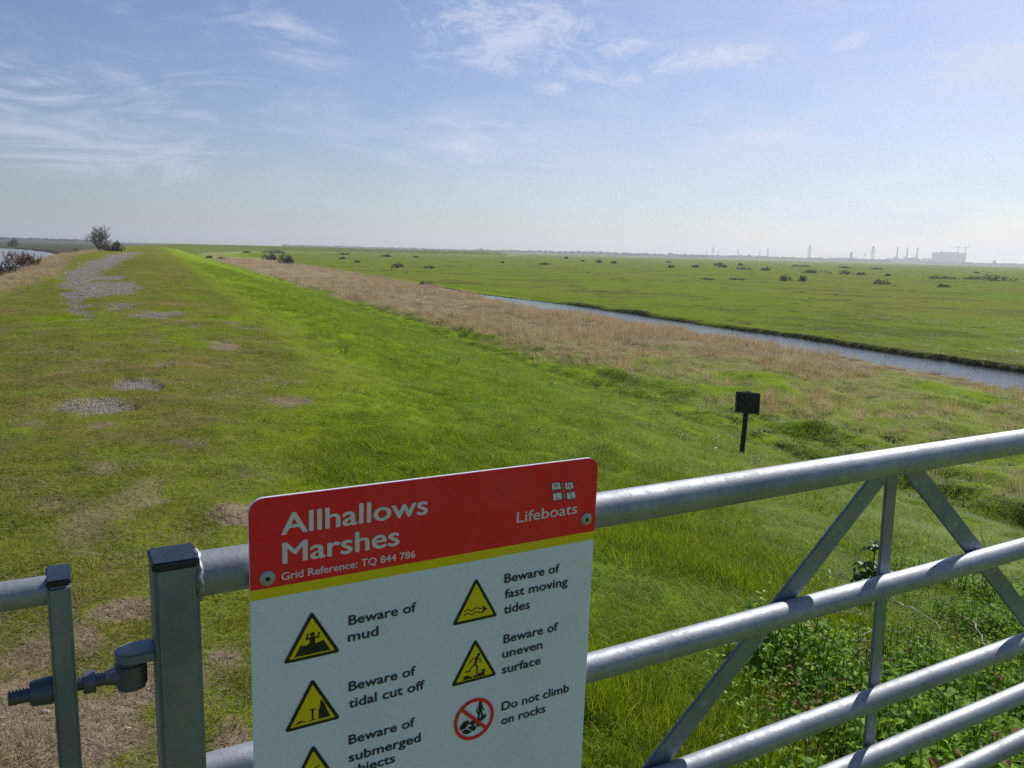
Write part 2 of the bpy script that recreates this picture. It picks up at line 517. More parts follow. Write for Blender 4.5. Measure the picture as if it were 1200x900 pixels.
def water_material(name, col, rough, sc, strength, stretch=(1, 1, 1)):
    m, nt, out = mat(name)
    p = N(nt, 'ShaderNodeBsdfPrincipled'); geo = N(nt, 'ShaderNodeNewGeometry')
    mp = N(nt, 'ShaderNodeMapping'); mp.inputs['Scale'].default_value = stretch; nt.links.new(geo.outputs['Position'], mp.inputs[0])
    p.inputs['Base Color'].default_value = (*col, 1); p.inputs['Roughness'].default_value = rough; p.inputs['IOR'].default_value = 1.33
    b = N(nt, 'ShaderNodeBump'); b.inputs['Strength'].default_value = strength; b.inputs['Distance'].default_value = .05
    nt.links.new(noise(nt, mp.outputs[0], sc, 5, .65), b.inputs['Height']); nt.links.new(b.outputs[0], p.inputs['Normal'])
    nt.links.new(p.outputs[0], out.inputs[0])
    return m


GALV = galvanised('galvanised_steel')
GALV_DULL = galvanised('weathered_galvanised_steel', (.24, .275, .33), .56)
BOLT = galvanised('dark_zinc', (.15, .165, .20), .5)
CAPM = simple('dark_plastic_cap', (.012, .016, .035), .35, 0, .3, 30, .3, 200)
GROUND = ground_material()

# ------------------------------------------------------------------ ground sheet
def build_ground():
    azs = np.concatenate([np.arange(-180, -42, 4.0), np.arange(-42, 42.001, .125), np.arange(46, 180, 4.0)])
    rs = [0.25]
    while rs[-1] < 7200:
        rs.append(rs[-1] * (1.0105 if rs[-1] < 900 else 1.03) + .004)
    rs = np.array(rs)
    A, RR = np.meshgrid(np.radians(azs), rs)
    X = RR * np.sin(A); Y = RR * np.cos(A)
    x = X.ravel(); y = Y.ravel()
    Z = height(x, y)
    z = zones(x, y)
    n = len(azs); k = len(rs)
    verts = np.stack([x, y, Z], 1)
    centre = np.array([[0, 0, float(height(np.zeros(1), np.zeros(1))[0])]])
    verts = np.vstack([verts, centre])
    i = np.arange(k - 1)[:, None] * n; j = np.arange(n)[None, :]; j2 = (j + 1) % n
    q = np.stack([i + j, i + n + j, i + n + j2, i + j2], -1).reshape(-1, 4)
    ci = len(verts) - 1
    tri = np.stack([np.full(n, ci), np.arange(n), (np.arange(n) + 1) % n], 1)
    me = bpy.data.meshes.new('ground')
    nl = q.size + tri.size
    me.vertices.add(len(verts)); me.vertices.foreach_set('co', verts.ravel())
    me.loops.add(nl); me.loops.foreach_set('vertex_index', np.concatenate([q.ravel(), tri.ravel()]))
    me.polygons.add(len(q) + len(tri))
    ls = np.concatenate([np.arange(len(q)) * 4, q.size + np.arange(len(tri)) * 3])
    me.polygons.foreach_set('loop_start', ls)
    me.update(calc_edges=True)
    me.polygons.foreach_set('use_smooth', np.ones(len(me.polygons), bool))
    for nm, ks in (('zone_a', ('reed', 'bare', 'gravel')), ('zone_b', ('marsh', 'moss', 'mud'))):
        a = me.attributes.new(nm, 'FLOAT_COLOR', 'POINT')
        d = np.ones((len(verts), 4)); d[:, 3] = 1
        for t, kk in enumerate(ks): d[:-1, t] = z[kk]; d[-1, t] = 0
        a.data.foreach_set('color', d.ravel())
    me.materials.append(GROUND)
    o = bpy.data.objects.new('ground', me); COL.objects.link(o)
    tag(o, kind='structure')
    return o


build_ground()


def build_water():
    # drainage canal: a strip along the bank
    mb = MB()
    us = np.arange(-40, 102, 3.0)
    nr, fr = canal_edges(us)
    for i, u in enumerate(us):
        a = LD * u + LN * (nr[i] - .8); b = LD * u + LN * (fr[i] + .8)
        mb.v += [(a[0], a[1], -3.10), (b[0], b[1], -3.10)]
    for i in range(len(us) - 1):
        mb.f.append((2 * i, 2 * i + 1, 2 * i + 3, 2 * i + 2))
    tag(mb.build('canal_water', water_material('canal_water', (.045, .05, .045), .10, 7, .35, (1, 1, 1))), kind='structure')
    mb = MB()
    pts = [(LD * -300 + LN * -14), (LD * 500 + LN * -17), pol(-25, 900), pol(-60, 1300), pol(-110, 1500), pol(-150, 500)]
    mb.v = [(p[0], p[1], -5.0) for p in pts]; mb.f = [tuple(range(len(pts)))]
    tag(mb.build('sea_water', water_material('estuary_water', (.20, .185, .17), .22, .9, .5, (1, .5, 1))), kind='structure')


build_water()

# ------------------------------------------------------------------ clumps and scatter
def blade(mb, base, yaw, h, w, lean, curl, seg=3):
    d = Vector((math.cos(yaw), math.sin(yaw), 0)); s = Vector((-math.sin(yaw), math.cos(yaw), 0))
    tw = random.uniform(-.9, .9); s = (s * math.cos(tw) + d * math.sin(tw))
    b = len(mb.v); p = Vector(base); ang = lean; st = h / seg
    for i in range(seg + 1):
        ww = w * (1 - (i / seg) ** 1.6) * .5
        if i == seg: mb.v.append(tuple(p))
        else: mb.v += [tuple(p - s * ww), tuple(p + s * ww)]
        p = p + (d * math.sin(ang) + Vector((0, 0, 1)) * math.cos(ang)) * st
        ang += curl / seg
    for i in range(seg - 1):
        mb.f.append((b + 2 * i, b + 2 * i + 1, b + 2 * i + 3, b + 2 * i + 2))
    mb.f.append((b + 2 * seg - 2, b + 2 * seg - 1, b + 2 * seg))


def leaf(mb, base, d, size, wid, fold=.25, droop=.4):
    d = Vector(d).normalized(); up = Vector((0, 0, 1))
    s = d.cross(up)
    if s.length < .1: s = Vector((1, 0, 0))
    s.normalize(); nrm = s.cross(d).normalized()
    b = len(mb.v); p0 = Vector(base)
    prof = [(0, 0), (.22, .75), (.5, 1), (.78, .7), (1, 0)]
    for t, k in prof:
        c = p0 + d * size * t - up * droop * size * t * t
        if k == 0: mb.v.append(tuple(c))
        else:
            e = nrm * wid * fold * k
            mb.v += [tuple(c - s * wid * .5 * k + e), tuple(c), tuple(c + s * wid * .5 * k + e)]
    o = b
    mb.f += [(o, o + 1, o + 2), (o, o + 2, o + 3), (o + 1, o + 4, o + 5, o + 2), (o + 2, o + 5, o + 6, o + 3), (o + 4, o + 7, o + 8, o + 5), (o + 5, o + 8, o + 9, o + 6),
             (o + 7, o + 10, o + 8), (o + 8, o + 10, o + 9)]


def hidden_collection(name, meshes, material):
    c = bpy.data.collections.new(name)
    for k, mb in enumerate(meshes):
        me = bpy.data.meshes.new(name); me.from_pydata(mb.v, [], mb.f); me.materials.append(material); me.update()
        o = bpy.data.objects.new('%s_%02d' % (name, k), me); c.objects.link(o)
    return c


def scatter(name, P, rot, scl, idx, rnd, zn, coll, label, cat):
    me = bpy.data.meshes.new(name)
    me.vertices.add(len(P)); me.vertices.foreach_set('co', P.astype(np.float32).ravel())
    a = me.attributes.new('rot', 'FLOAT_VECTOR', 'POINT'); a.data.foreach_set('vector', rot.astype(np.float32).ravel())
    a = me.attributes.new('scl', 'FLOAT_VECTOR', 'POINT'); a.data.foreach_set('vector', scl.astype(np.float32).ravel())
    a = me.attributes.new('idx', 'INT', 'POINT'); a.data.foreach_set('value', idx.astype(np.int32))
    a = me.attributes.new('rnd', 'FLOAT', 'POINT'); a.data.foreach_set('value', rnd.astype(np.float32))
    if zn is not None:
        for nm, ks in (('zone_a', ('reed', 'bare', 'gravel')), ('zone_b', ('marsh', 'moss', 'mud'))):
            at = me.attributes.new(nm, 'FLOAT_COLOR', 'POINT'); d = np.ones((len(P), 4))
            for t, kk in enumerate(ks): d[:, t] = zn[kk]
            at.data.foreach_set('color', d.ravel())
    me.update()
    o = bpy.data.objects.new(name, me); COL.objects.link(o)
    g = bpy.data.node_groups.new(name + '_scatter', 'GeometryNodeTree')
    g.interface.new_socket('Geometry', in_out='INPUT', socket_type='NodeSocketGeometry')
    g.interface.new_socket('Geometry', in_out='OUTPUT', socket_type='NodeSocketGeometry')
    gi = g.nodes.new('NodeGroupInput'); go = g.nodes.new('NodeGroupOutput')
    ci = g.nodes.new('GeometryNodeCollectionInfo'); ci.inputs['Collection'].default_value = coll
    ci.inputs['Separate Children'].default_value = True; ci.inputs['Reset Children'].default_value = True
    ins = g.nodes.new('GeometryNodeInstanceOnPoints'); ins.inputs['Pick Instance'].default_value = True
    def na(nm, t):
        n = g.nodes.new('GeometryNodeInputNamedAttribute'); n.data_type = t; n.inputs['Name'].default_value = nm; return n.outputs[0]
    er = g.nodes.new('FunctionNodeEulerToRotation')
    g.links.new(na('rot', 'FLOAT_VECTOR'), er.inputs[0])
    g.links.new(gi.outputs[0], ins.inputs['Points']); g.links.new(ci.outputs[0], ins.inputs['Instance'])
    g.links.new(na('idx', 'INT'), ins.inputs['Instance Index']); g.links.new(er.outputs[0], ins.inputs['Rotation'])
    g.links.new(na('scl', 'FLOAT_VECTOR'), ins.inputs['Scale']); g.links.new(ins.outputs[0], go.inputs[0])
    md = o.modifiers.new('scatter', 'NODES'); md.node_group = g
    tag(o, label, cat, kind='stuff')
    return o


def wedge(n, r0, r1, half=37.0, a0=None, a1=None):
    az = np.radians(rng.uniform(-half if a0 is None else a0, half if a1 is None else a1, n)); r = np.sqrt(rng.uniform(r0 * r0, r1 * r1, n))
    return r * np.sin(az), r * np.cos(az), r


def turf_clump(n, rad, hmin, hmax, w, lean, dense_flat=.0):
    mb = MB()
    for _ in range(n):
        a = random.uniform(0, 2 * math.pi); q = rad * math.sqrt(random.random())
        blade(mb, (q * math.cos(a), q * math.sin(a), -.004), random.uniform(0, 2 * math.pi), random.uniform(hmin, hmax), random.uniform(.6, 1.2) * w,
              random.uniform(.05, lean), random.uniform(.2, 1.3))
    return mb


TURF_M = blade_material('turf_blades', 'veg', dry=.55)
turf_coll = hidden_collection('turf_clump', [turf_clump(38, .085, .012, .036, .0024, 1.15) for _ in range(6)], TURF_M)
LUSH_M = blade_material('long_grass_blades', 'veg', dry=.35)
lush_coll = hidden_collection('long_grass_clump', [turf_clump(50, .09, .035, .12, .0033, .9) for _ in range(6)], LUSH_M)
STRAW_M = blade_material('dry_grass_blades', 'straw')
straw_coll = hidden_collection('dry_grass_clump', [turf_clump(30, .16, .22, .62, .007, .45) for _ in range(6)], STRAW_M)


def make_turf():
    X = []; Y = []; S = []; K = []
    # density falls with distance while the clumps get broader
    for (r0, r1, dens, sx, sz) in ((.8, 3.5, 700, 1.0, 1.0), (3.5, 8, 300, 1.3, 1.0), (8, 18, 90, 2.0, 1.05), (18, 42, 22, 3.6, 1.2), (42, 110, 3.4, 8.0, 1.6)):
        area = math.pi * (r1 * r1 - r0 * r0) * 76 / 360
        n = int(area * dens)
        x, y, r = wedge(n, r0, r1, 38)
        X.append(x); Y.append(y); S.append(np.full(n, sx)); K.append(np.full(n, sz))
    x = np.concatenate(X); y = np.concatenate(Y); s = np.concatenate(S); kz = np.concatenate(K)
    z = zones(x, y); r = np.hypot(x, y)
    v = z['v']
    patch = fbm(x / .55, y / .55, 71, 3); broad = fbm(x / 2.2, y / 2.2, 72, 3)
    p_keep = (1 - .93 * z['gravel']) * (1 - .80 * z['bare']) * (1 - z['mud'])
    p_keep = p_keep * np.where(v > 33, 0.6 * (1 - sst(48, 104, r)), 1 - sst(70, 110, r)) * (1 - .6 * z['reed'] * (v > 12))
    keep = rng.random(len(x)) < p_keep
    x, y, s, kz, r, v = [q[keep] for q in (x, y, s, kz, r, v)]; patch = patch[keep]; broad = broad[keep]
    z = {k: q[keep] for k, q in z.items()}
    # which clumps are long: on the slope and in tufts
    lushness = z['lush'] * .75 + .9 * sst(.52, .68, patch) * .3 - .45 * z['moss'] + .25 * sst(.5, .7, broad)
    islush = rng.random(len(x)) < np.clip(lushness, .03, .95) * (1 - .25 * sst(6, 14, r))
    H = height(x, y)
    zs = kz * rng.uniform(.6, 1.3, len(x)) * (1 - .45 * sst(3.2, 7, r)) * np.where(z['moss'] > .4, .75, 1.0)
    for nm, sel, coll, lab in (('short_turf', ~islush, turf_coll, 'short mossy turf covering the sea bank crest'),
                          ('long_grass', islush, lush_coll, 'longer bright green grass covering the bank slope and its tufts')):
        n = sel.sum()
        rot = np.zeros((n, 3)); rot[:, 2] = rng.uniform(0, 6.28, n)
        rot[:, 0] = rng.uniform(-.15, .15, n); rot[:, 1] = rng.uniform(-.15, .15, n)
        ss = s[sel] * rng.uniform(.8, 1.25, n)
        z2 = zs[sel] * ((.40 + 1.15 * sst(.42, .66, patch[sel])) if nm == 'long_grass' else 1)
        scl = np.stack([ss, ss, z2], 1)
        P = np.stack([x[sel], y[sel], H[sel]], 1)
        scatter(nm, P, rot, scl, rng.integers(0, 6, n), rng.random(n), {k: q[sel] for k, q in z.items()}, coll, lab, 'grass')


make_turf()


def make_straw():
    X = []; Y = []; S = []
    for (r0, r1, dens, sx) in ((8, 30, 22, 1.0), (30, 60, 11, 1.5), (60, 120, 3.4, 2.6), (120, 260, .55, 5.5)):
        area = math.pi * (r1 * r1 - r0 * r0) * 76 / 360
        n = int(area * dens); x, y, r = wedge(n, r0, r1, 38)
        X.append(x); Y.append(y); S.append(np.full(n, sx))
    x = np.concatenate(X); y = np.concatenate(Y); s = np.concatenate(S)
    z = zones(x, y)
    keep = rng.random(len(x)) < z['reed'] * 1.0
    x, y, s = x[keep], y[keep], s[keep]; z = {k: q[keep] for k, q in z.items()}
    n = len(x)
    H = height(x, y)
    rot = np.zeros((n, 3)); rot[:, 2] = rng.uniform(0, 6.28, n); rot[:, 0] = rng.uniform(-.2, .2, n); rot[:, 1] = rng.uniform(-.2, .2, n)
    tall = fbm(x / 4, y / 4, 81, 3)
    hs = (.32 + .75 * sst(.4, .65, tall)) * rng.uniform(.7, 1.2, n) * np.where(z['v'] < 0, .55, 1.0)
    ss = s * rng.uniform(.8, 1.2, n)
    scatter('dry_grass', np.stack([x, y, H], 1), rot, np.stack([ss, ss, hs], 1), rng.integers(0, 6, n), rng.random(n), None, straw_coll,
            'tall pale dry grass in the strip between green bank and canal', 'dry grass')


make_straw()

def litter_clump():
    mb = MB()
    for _ in range(16):
        a = random.uniform(0, 6.28); q = .09 * math.sqrt(random.random())
        blade(mb, (q * math.cos(a), q * math.sin(a), .003), random.uniform(0, 6.28), random.uniform(.015, .06), random.uniform(.0014, .003), random.uniform(1.25, 1.5), random.uniform(-.1, .25), 2)
    return mb


litter_coll = hidden_collection('litter_clump', [litter_clump() for _ in range(5)], blade_material('litter_blades', 'straw', tint=(.82, .92, .78)))


def make_litter():
    X = []; Y = []; S = []
    for (r0, r1, dens, sx) in ((1.2, 4, 420, 1.0), (4, 9, 130, 1.5), (9, 18, 25, 2.6)):
        n = int(math.pi * (r1 * r1 - r0 * r0) * 76 / 360 * dens); x, y, r_ = wedge(n, r0, r1, 38); X.append(x); Y.append(y); S.append(np.full(n, sx))
    x = np.concatenate(X); y = np.concatenate(Y); s_ = np.concatenate(S); z = zones(x, y)
    keep = rng.random(len(x)) < (.55 * z['bare'] + .85 * z['moss'] * sst(.38, .6, fbm(x / .5, y / .5, 99, 3)) + .10 * (z['v'] < 1.2)) * (1 - z['gravel'])
    x, y, s_ = x[keep], y[keep], s_[keep]; n = len(x)
    rot = np.zeros((n, 3)); rot[:, 2] = rng.uniform(0, 6.28, n)
    scatter('dry_litter', np.stack([x, y, height(x, y) + .004], 1), rot, np.stack([s_, s_, s_], 1), rng.integers(0, 5, n), rng.random(n), None, litter_coll,
            'dead grass litter lying on the worn ground and mossy turf', 'dead grass')


make_litter()

# weeds, tussocks, stones
LEAF_M = blade_material('weed_leaves', 'leaf')


def weed_clump(n, rad, hmax, ls, lw):
    mb = MB()
    for _ in range(n):
        a = random.uniform(0, 6.28); q = rad * math.sqrt(random.random()); h = hmax * random.uniform(.15, 1) * (1 - .5 * q / rad)
        top = Vector((q * math.cos(a) * 1.2, q * math.sin(a) * 1.2, h))
        if random.random() < .5:
            mb.tube([(q * math.cos(a) * .6, q * math.sin(a) * .6, 0), top], [.0022, .0012], 3, False)
        for _k in range(random.randint(2, 4)):
            b = random.uniform(0, 6.28)
            leaf(mb, top, (math.cos(b), math.sin(b), random.uniform(-.1, .8)), ls * random.uniform(.6, 1.3), lw * random.uniform(.7, 1.2), .22, random.uniform(.2, .8))
            top = top - Vector((0, 0, h * .22))
    return mb


weed_coll = hidden_collection('weed_clump', [weed_clump(12, .09, .20, .029, .016) for _ in range(3)] + [weed_clump(14, .12, .26, .021, .014) for _ in range(3)] + [weed_clump(4, .07, .18, .070, .024) for _ in range(2)], LEAF_M)


def make_weeds():
    # dense patch behind the gate on the right
    x, y, r = wedge(6800, 2.2, 8.0, 38, 6, 41)
    u, v = uv(x, y)
    n1 = fbm(x / .8, y / .8, 91, 3)
    az = np.degrees(np.arctan2(x, y))
    dens = .95 * sst(17, 25, az + 8 * (n1 - .5)) * (1 - sst(5.2, 6.6, r + .9 * (n1 - .5) - .03 * (az - 25)))
    k1 = rng.random(len(x)) < dens * (.12 + .9 * sst(.40, .60, n1))
    xa, ya = x[k1], y[k1]
    # single weeds dotted over the slope
    x2, y2, r2 = wedge(2600, 3, 60, 38)
    z2 = zones(x2, y2)
    n2 = fbm(x2 / 1.6, y2 / 1.6, 93, 3)
    k2 = rng.random(len(x2)) < (.15 + .85 * z2['lush']) * sst(.5, .68, n2) * (1 - z2['gravel'])
    xb, yb = x2[k2], y2[k2]
    x = np.concatenate([xa, xb]); y = np.concatenate([ya, yb]); n = len(x)
    rr = np.hypot(x, y)
    big = np.concatenate([np.full(len(xa), 1.0) * (.65 + .75 * sst(.4, .7, n1[k1])) * (1 + .08 * sst(20, 30, np.degrees(np.arctan2(xa, ya)))), np.full(len(xb), .75)])
    s = big * rng.uniform(.6, 1.3, n) * np.where(rr > 12, 1.9, 1)
    rot = np.zeros((n, 3)); rot[:, 2] = rng.uniform(0, 6.28, n)
    rnd = rng.random(n); rnd[len(xa):] = rnd[len(xa):] * .3
    scl = np.stack([s, s, s * np.where(np.arange(n) < len(xa), 1.15, .8)], 1)
    scatter('weed_cover', np.stack([x, y, height(x, y) - .01], 1), rot, scl, rng.integers(0, 8, n), rnd, None, weed_coll,
            'broad leaved nettles and weeds sprouting behind the right of the gate and over the slope', 'weeds')


make_weeds()
TUS_M = blade_material('tussock_leaves', 'tussock')


def tussock_clump():
    mb = MB()
    for _ in range(70):
        a = random.uniform(0, 6.28); q = math.sqrt(random.random()) * .5
        blade(mb, (q * math.cos(a), q * math.sin(a), 0), a + random.uniform(-.6, .6), random.uniform(.25, .6) * (1 - q * .8), .05, random.uniform(.1, .9), random.uniform(.3, 1.4), 3)
    return mb


tus_coll = hidden_collection('tussock', [tussock_clump() for _ in range(5)], TUS_M)


def make_tussocks():
    x, y, r = wedge(30000, 14, 620, 38)
    # flatten the areal bias so that near tussocks are common too
    r2 = 14 * (620 / 14) ** rng.random(len(x)); k = r2 / r; x *= k; y *= k; r = r2
    z = zones(x, y); v = z['v']; u = z['u']
    n = fbm(x / 5, y / 5, 95, 3); n2 = fbm(x / 30, y / 30, 96, 3)
    near, far = canal_edges(u)
    p = .09 * (v > 36) * sst(.48, .62, n) * (r < 500)
    p = np.where((v > 12.6) & (v < 15.2) & (u < 230), .10 + .22 * sst(.4, .6, n), p)
    p = np.where((v >= 15.2) & (v < 28) & (r < 120), .05 * sst(.5, .65, n) * (1.2 - z['reed']), p)
    p = np.where((np.abs(v - far - .45) < .5) & (u < 300), .75, p)
    p = np.where((np.abs(v - near + .3) < .35) & (u < 300), .15, p)
    keep = rng.random(len(x)) < p
    x, y, r, v, u = x[keep], y[keep], r[keep], v[keep], u[keep]; m_ = len(x)
    s = rng.uniform(.35, .9, m_) * np.where(v > 36, .55 + r / 360, np.where(v > 32, .42, .62))
    rot = np.zeros((m_, 3)); rot[:, 2] = rng.uniform(0, 6.28, m_)
    scl = np.stack([s * 1.3, s * 1.3, s * .62], 1)
    scatter('tussock_grass', np.stack([x, y, height(x, y) - .03], 1), rot, scl, rng.integers(0, 5, m_), rng.random(m_), None, tus_coll,
            'dark coarse tussocks along the bank foot, canal edge and marsh', 'tussocks')


make_tussocks()


def stone_mesh():
    mb = MB()
    import bmesh
    bm = bmesh.new(); bmesh.ops.create_icosphere(bm, subdivisions=1, radius=1)
    f = Vector((random.uniform(.8, 1.3), random.uniform(.6, 1), random.uniform(.35, .6)))
    for v in bm.verts:
        v.co = Vector((v.co.x * f.x, v.co.y * f.y, v.co.z * f.z)) * random.uniform(.78, 1.15)
    mb.add([v.co for v in bm.verts], [[v.index for v in fa.verts] for fa in bm.faces]); bm.free()
    return mb


def stone_material():
    m, nt, out = mat('gravel_stone')
    p = N(nt, 'ShaderNodeBsdfPrincipled'); p.inputs['Roughness'].default_value = .85
    rnd = N(nt, 'ShaderNodeAttribute', attribute_name='rnd', attribute_type='INSTANCER'); tc = N(nt, 'ShaderNodeTexCoord')
    c = mixc(nt, rnd.outputs['Fac'], (.22, .19, .155), (.47, .43, .37))
    c = mixc(nt, math_(nt, 'MULTIPLY', noise(nt, tc.outputs['Object'], 3, 4), .5), c, (.22, .19, .15))
    nt.links.new(c, p.inputs['Base Color']); nt.links.new(p.outputs[0], out.inputs[0])
    return m


stone_coll = hidden_collection('stone', [stone_mesh() for _ in range(6)], stone_material())


def make_stones():
    X = []; Y = []; S = []
    for (r0, r1, dens, sx) in ((1.5, 12, 1100, .0062), (12, 30, 200, .011), (30, 130, 8, .020)):
        n = int(math.pi * (r1 * r1 - r0 * r0) * 34 / 360 * dens)
        x, y, r = wedge(n, r0, r1, 0, -38, -4); X.append(x); Y.append(y); S.append(np.full(n, sx))
    x = np.concatenate(X); y = np.concatenate(Y); s = np.concatenate(S)
    g = gravel_mask(x, y); b = blob_mask(x, y, WORN_G, 61)
    keep = rng.random(len(x)) < np.clip(g * .9 + b * .06, 0, 1)
    x, y, s = x[keep], y[keep], s[keep]; n = len(x)
    s = s * np.exp(rng.normal(0, .45, n))
    rot = rng.uniform(0, 6.28, (n, 3)) * [.08, .08, 1]
    scatter('gravel', np.stack([x, y, height(x, y)], 1), rot, np.stack([s, s, s], 1), rng.integers(0, 6, n), rng.random(n), None, stone_coll,
            'loose pale stones of the worn gravel path on the bank crest', 'gravel')


make_stones()
# ------------------------------------------------------------------ gates
ZT = 1.19
GA = ground_at(240, 672, ZT); GB = ground_at(1200, 517, ZT)
GDIR = (GB - GA) / np.linalg.norm(GB - GA)
GYAW = math.atan2(GDIR[1], GDIR[0])
GN = np.array([-GDIR[1], GDIR[0], 0])
BASE = (GA[0], GA[1], 0.0)
RAILZ = [1.19, .9495, .720, .592, .468, .345, .20]


def jitter_line(p, q, n, a):
    p, q = Vector(p), Vector(q)
    return [p.lerp(q, i / n) + Vector((0, random.uniform(-a, a), random.uniform(-a, a))) for i in range(n + 1)]


gate = empty('field_gate', BASE, 'long galvanised steel field gate of tubular rails crossing the foreground, carrying the red topped sign', 'gate', rz=GYAW)
GEND = 3.35
for k, z in enumerate(RAILZ):
    mb = MB(); rad = .025 if k == 0 else (.0208 if k == 1 else .0198)
    mb.tube(jitter_line((-.012, 0, z), (GEND, 0, z), 14, .0006), rad, 40)
    mb.build('rail', GALV, gate, smooth=True)
mb = MB(); mb.box((-.0317, 0, .64), (.0457, .050, 1.146)); mb.build('hanging_stile', GALV_DULL, gate, bevel=.004, smooth=True)
stile = gate.children[-1]
mb = MB(); mb.box((-.0317, 0, 1.2145), (.0475, .0525, .009)); mb.build('cap', CAPM, stile, bevel=.002, smooth=True)
mb = MB(); mb.box((GEND + .02, 0, .64), (.045, .05, 1.15)); mb.build('end_stile', GALV_DULL, gate, bevel=.004, smooth=True)
# weld bead where the top rail meets the stile
mb = MB()
mb.tube([(-.0075 + .0012 * math.sin(i * 2.1), .0262 * math.cos(i * math.pi / 12), ZT + .0262 * math.sin(i * math.pi / 12)) for i in range(25)],
        [.0022 + .0011 * random.random() for i in range(25)], 7)
mb.build('weld_bead', simple('zinc_weld', (.42, .43, .44), .6, .4, .3, 90, .6, 300), gate, smooth=True)


def flat_bar(name, p, q, w, par, y=.0175, th=.006):
    p = Vector((p[0], 0, p[1])); q = Vector((q[0], 0, q[1]))
    d = (q - p).normalized(); s = Vector((d.z, 0, -d.x)) * w / 2
    mb = MB()
    poly = [(p + s), (p - s), (q - s), (q + s)]
    mb.prism([(a.x, a.z) for a in poly], y, y + th)
    return mb.build(name, GALV_DULL, par, bevel=.0012, smooth=False)


TOPE = ZT - .0215
d1 = Vector((0.6928 - 1.1805, -.4548 + .0394)).normalized()
flat_bar('brace', (1.1805 - d1.x * .0 + .010, TOPE), (1.1805 + d1.x * 1.3, ZT - .0394 + d1.y * 1.3), .040, gate)
d2 = Vector((1.6945 - 1.2742, -.3871 + .0389)).normalized()
flat_bar('brace', (1.2742 - .010, TOPE), (1.2742 + d2.x * 1.28, ZT - .0389 + d2.y * 1.28), .040, gate, y=.0172)
flat_bar('upright_bar', (1.222, TOPE + .002), (1.252, .19), .031, gate, y=.0240)
# hinge lug: two plates holding the eye
for zc in (-.0770,):
    mb = MB()
    poly = [(-.054, .017), (-.0775, .017)] + [(-.0775 - .0165 * math.sin(a), .017 * math.cos(a)) for a in np.linspace(.2, math.pi - .2, 9)] + [(-.0775, -.017), (-.054, -.017)]
    n = len(poly)
    vs = [(a, b, ZT + zc - .006) for a, b in poly] + [(a, b, ZT + zc + .006) for a, b in poly]
    mb.add(vs, [tuple(range(n)), tuple(range(2 * n - 1, n - 1, -1))] + [(i, i + n, (i + 1) % n + n, (i + 1) % n) for i in range(n)])
    mb.build('hinge_lug', GALV_DULL, stile, bevel=.0018, smooth=True)

small = empty('gate_leaf', BASE, 'narrow galvanised gate end at the left edge, hung by a threaded eye bolt', 'gate', rz=GYAW)
mb = MB(); mb.box((-.1406, .004, .65), (.0212, .046, 1.116)); mb.build('stile', GALV_DULL, small, bevel=.003, smooth=True)
st2 = small.children[-1]
mb = MB(); mb.box((-.1406, .004, 1.2115), (.0225, .048, .007)); mb.build('cap', CAPM, st2, bevel=.0018, smooth=True)
for z in (1.2033 - .004, .965, .735, .60, .47, .345, .20):
    mb = MB(); mb.tube(jitter_line((-.150, 0, z), (-1.5, 0, z), 8, .0005), .0148, 32); mb.build('rail', GALV, small, smooth=True)
mb = MB(); zc = ZT - .099
mb.tube([(-.1915, 0, zc - .001), (-.09, 0, zc)], .0066, 20)
for i in range(34):      # thread ridges
    x = -.1910 + i * .0031
    if x < -.172 or (-.113 < x < -.098): mb.tube([(x, 0, zc), (x + .0012, 0, zc)], .0076, 18)
mb.build('eye_bolt', BOLT, small, smooth=True); eb = small.children[-1]
mb = MB()
for i in range(20):
    a = i / 20 * 2 * math.pi; a2 = (i + 1) / 20 * 2 * math.pi
mb.tube([(-.0785, 0, zc - .0165), (-.0785, 0, zc - .013), (-.0785, 0, zc + .0150)], [.0125, .0160, .0160], 28); mb.tube([(-.106, 0, zc), (-.098, 0, zc), (-.088, 0, zc)], [.0068, .0085, .0125], 16)
mb.build('eye', BOLT, eb, smooth=True, bevel=.003)
mb = MB(); mb.tube([(-.1245, 0, zc), (-.1125, 0, zc)], .0118, 20); mb.build('nut', BOLT, eb, smooth=True, bevel=.001)
mb = MB(); mb.tube([(-.1725, 0, zc), (-.1516, 0, zc)], [.0125, .0145], 20); mb.build('nut', BOLT, eb, smooth=True, bevel=.0012)

# ------------------------------------------------------------------ warning sign
LEAN = R(1.0)
sign = empty('warning_sign', (BASE[0] - GN[0] * .0305, BASE[1] - GN[1] * .0305, ZT), 'red topped white warning sign with yellow hazard triangles screwed to the gate', 'sign')
sign.rotation_euler = Euler((LEAN, 0, GYAW), 'XYZ')
sign.rotation_euler = (Matrix.Rotation(GYAW, 3, 'Z') @ Matrix.Rotation(-LEAN, 3, 'X').inverted()).to_euler()
_Rm = sign.rotation_euler.to_matrix(); _O = Vector(sign.location)
SX = np.array(_Rm @ Vector((1, 0, 0))); SY = np.array(_Rm @ Vector((0, 1, 0))); SZ = np.array(_Rm @ Vector((0, 0, 1)))


def S(x, y):
    d = ray(x, y); O = np.array(_O)
    t = ((O - EYEP) @ SY) / (d @ SY); P = EYEP + d * t - O
    return (float(P @ SX), float(P @ SZ))


SL, SR, ST, SB = .0420, .5035, .0882, -.56


def rrect(x0, x1, z0, z1, r, corners=(1, 1, 1, 1)):
    out = []
    for (cx, cz, a0, c) in ((x1 - r, z1 - r, 0, corners[0]), (x0 + r, z1 - r, 90, corners[1]), (x0 + r, z0 + r, 180, corners[2]), (x1 - r, z0 + r, 270, corners[3])):
        if c: out += [(cx + r * math.cos(R(a0 + t)), cz + r * math.sin(R(a0 + t))) for t in range(0, 91, 10)]
        else: out.append((x1 if a0 in (0, 270) else x0, z1 if a0 in (0, 90) else z0))
    return out


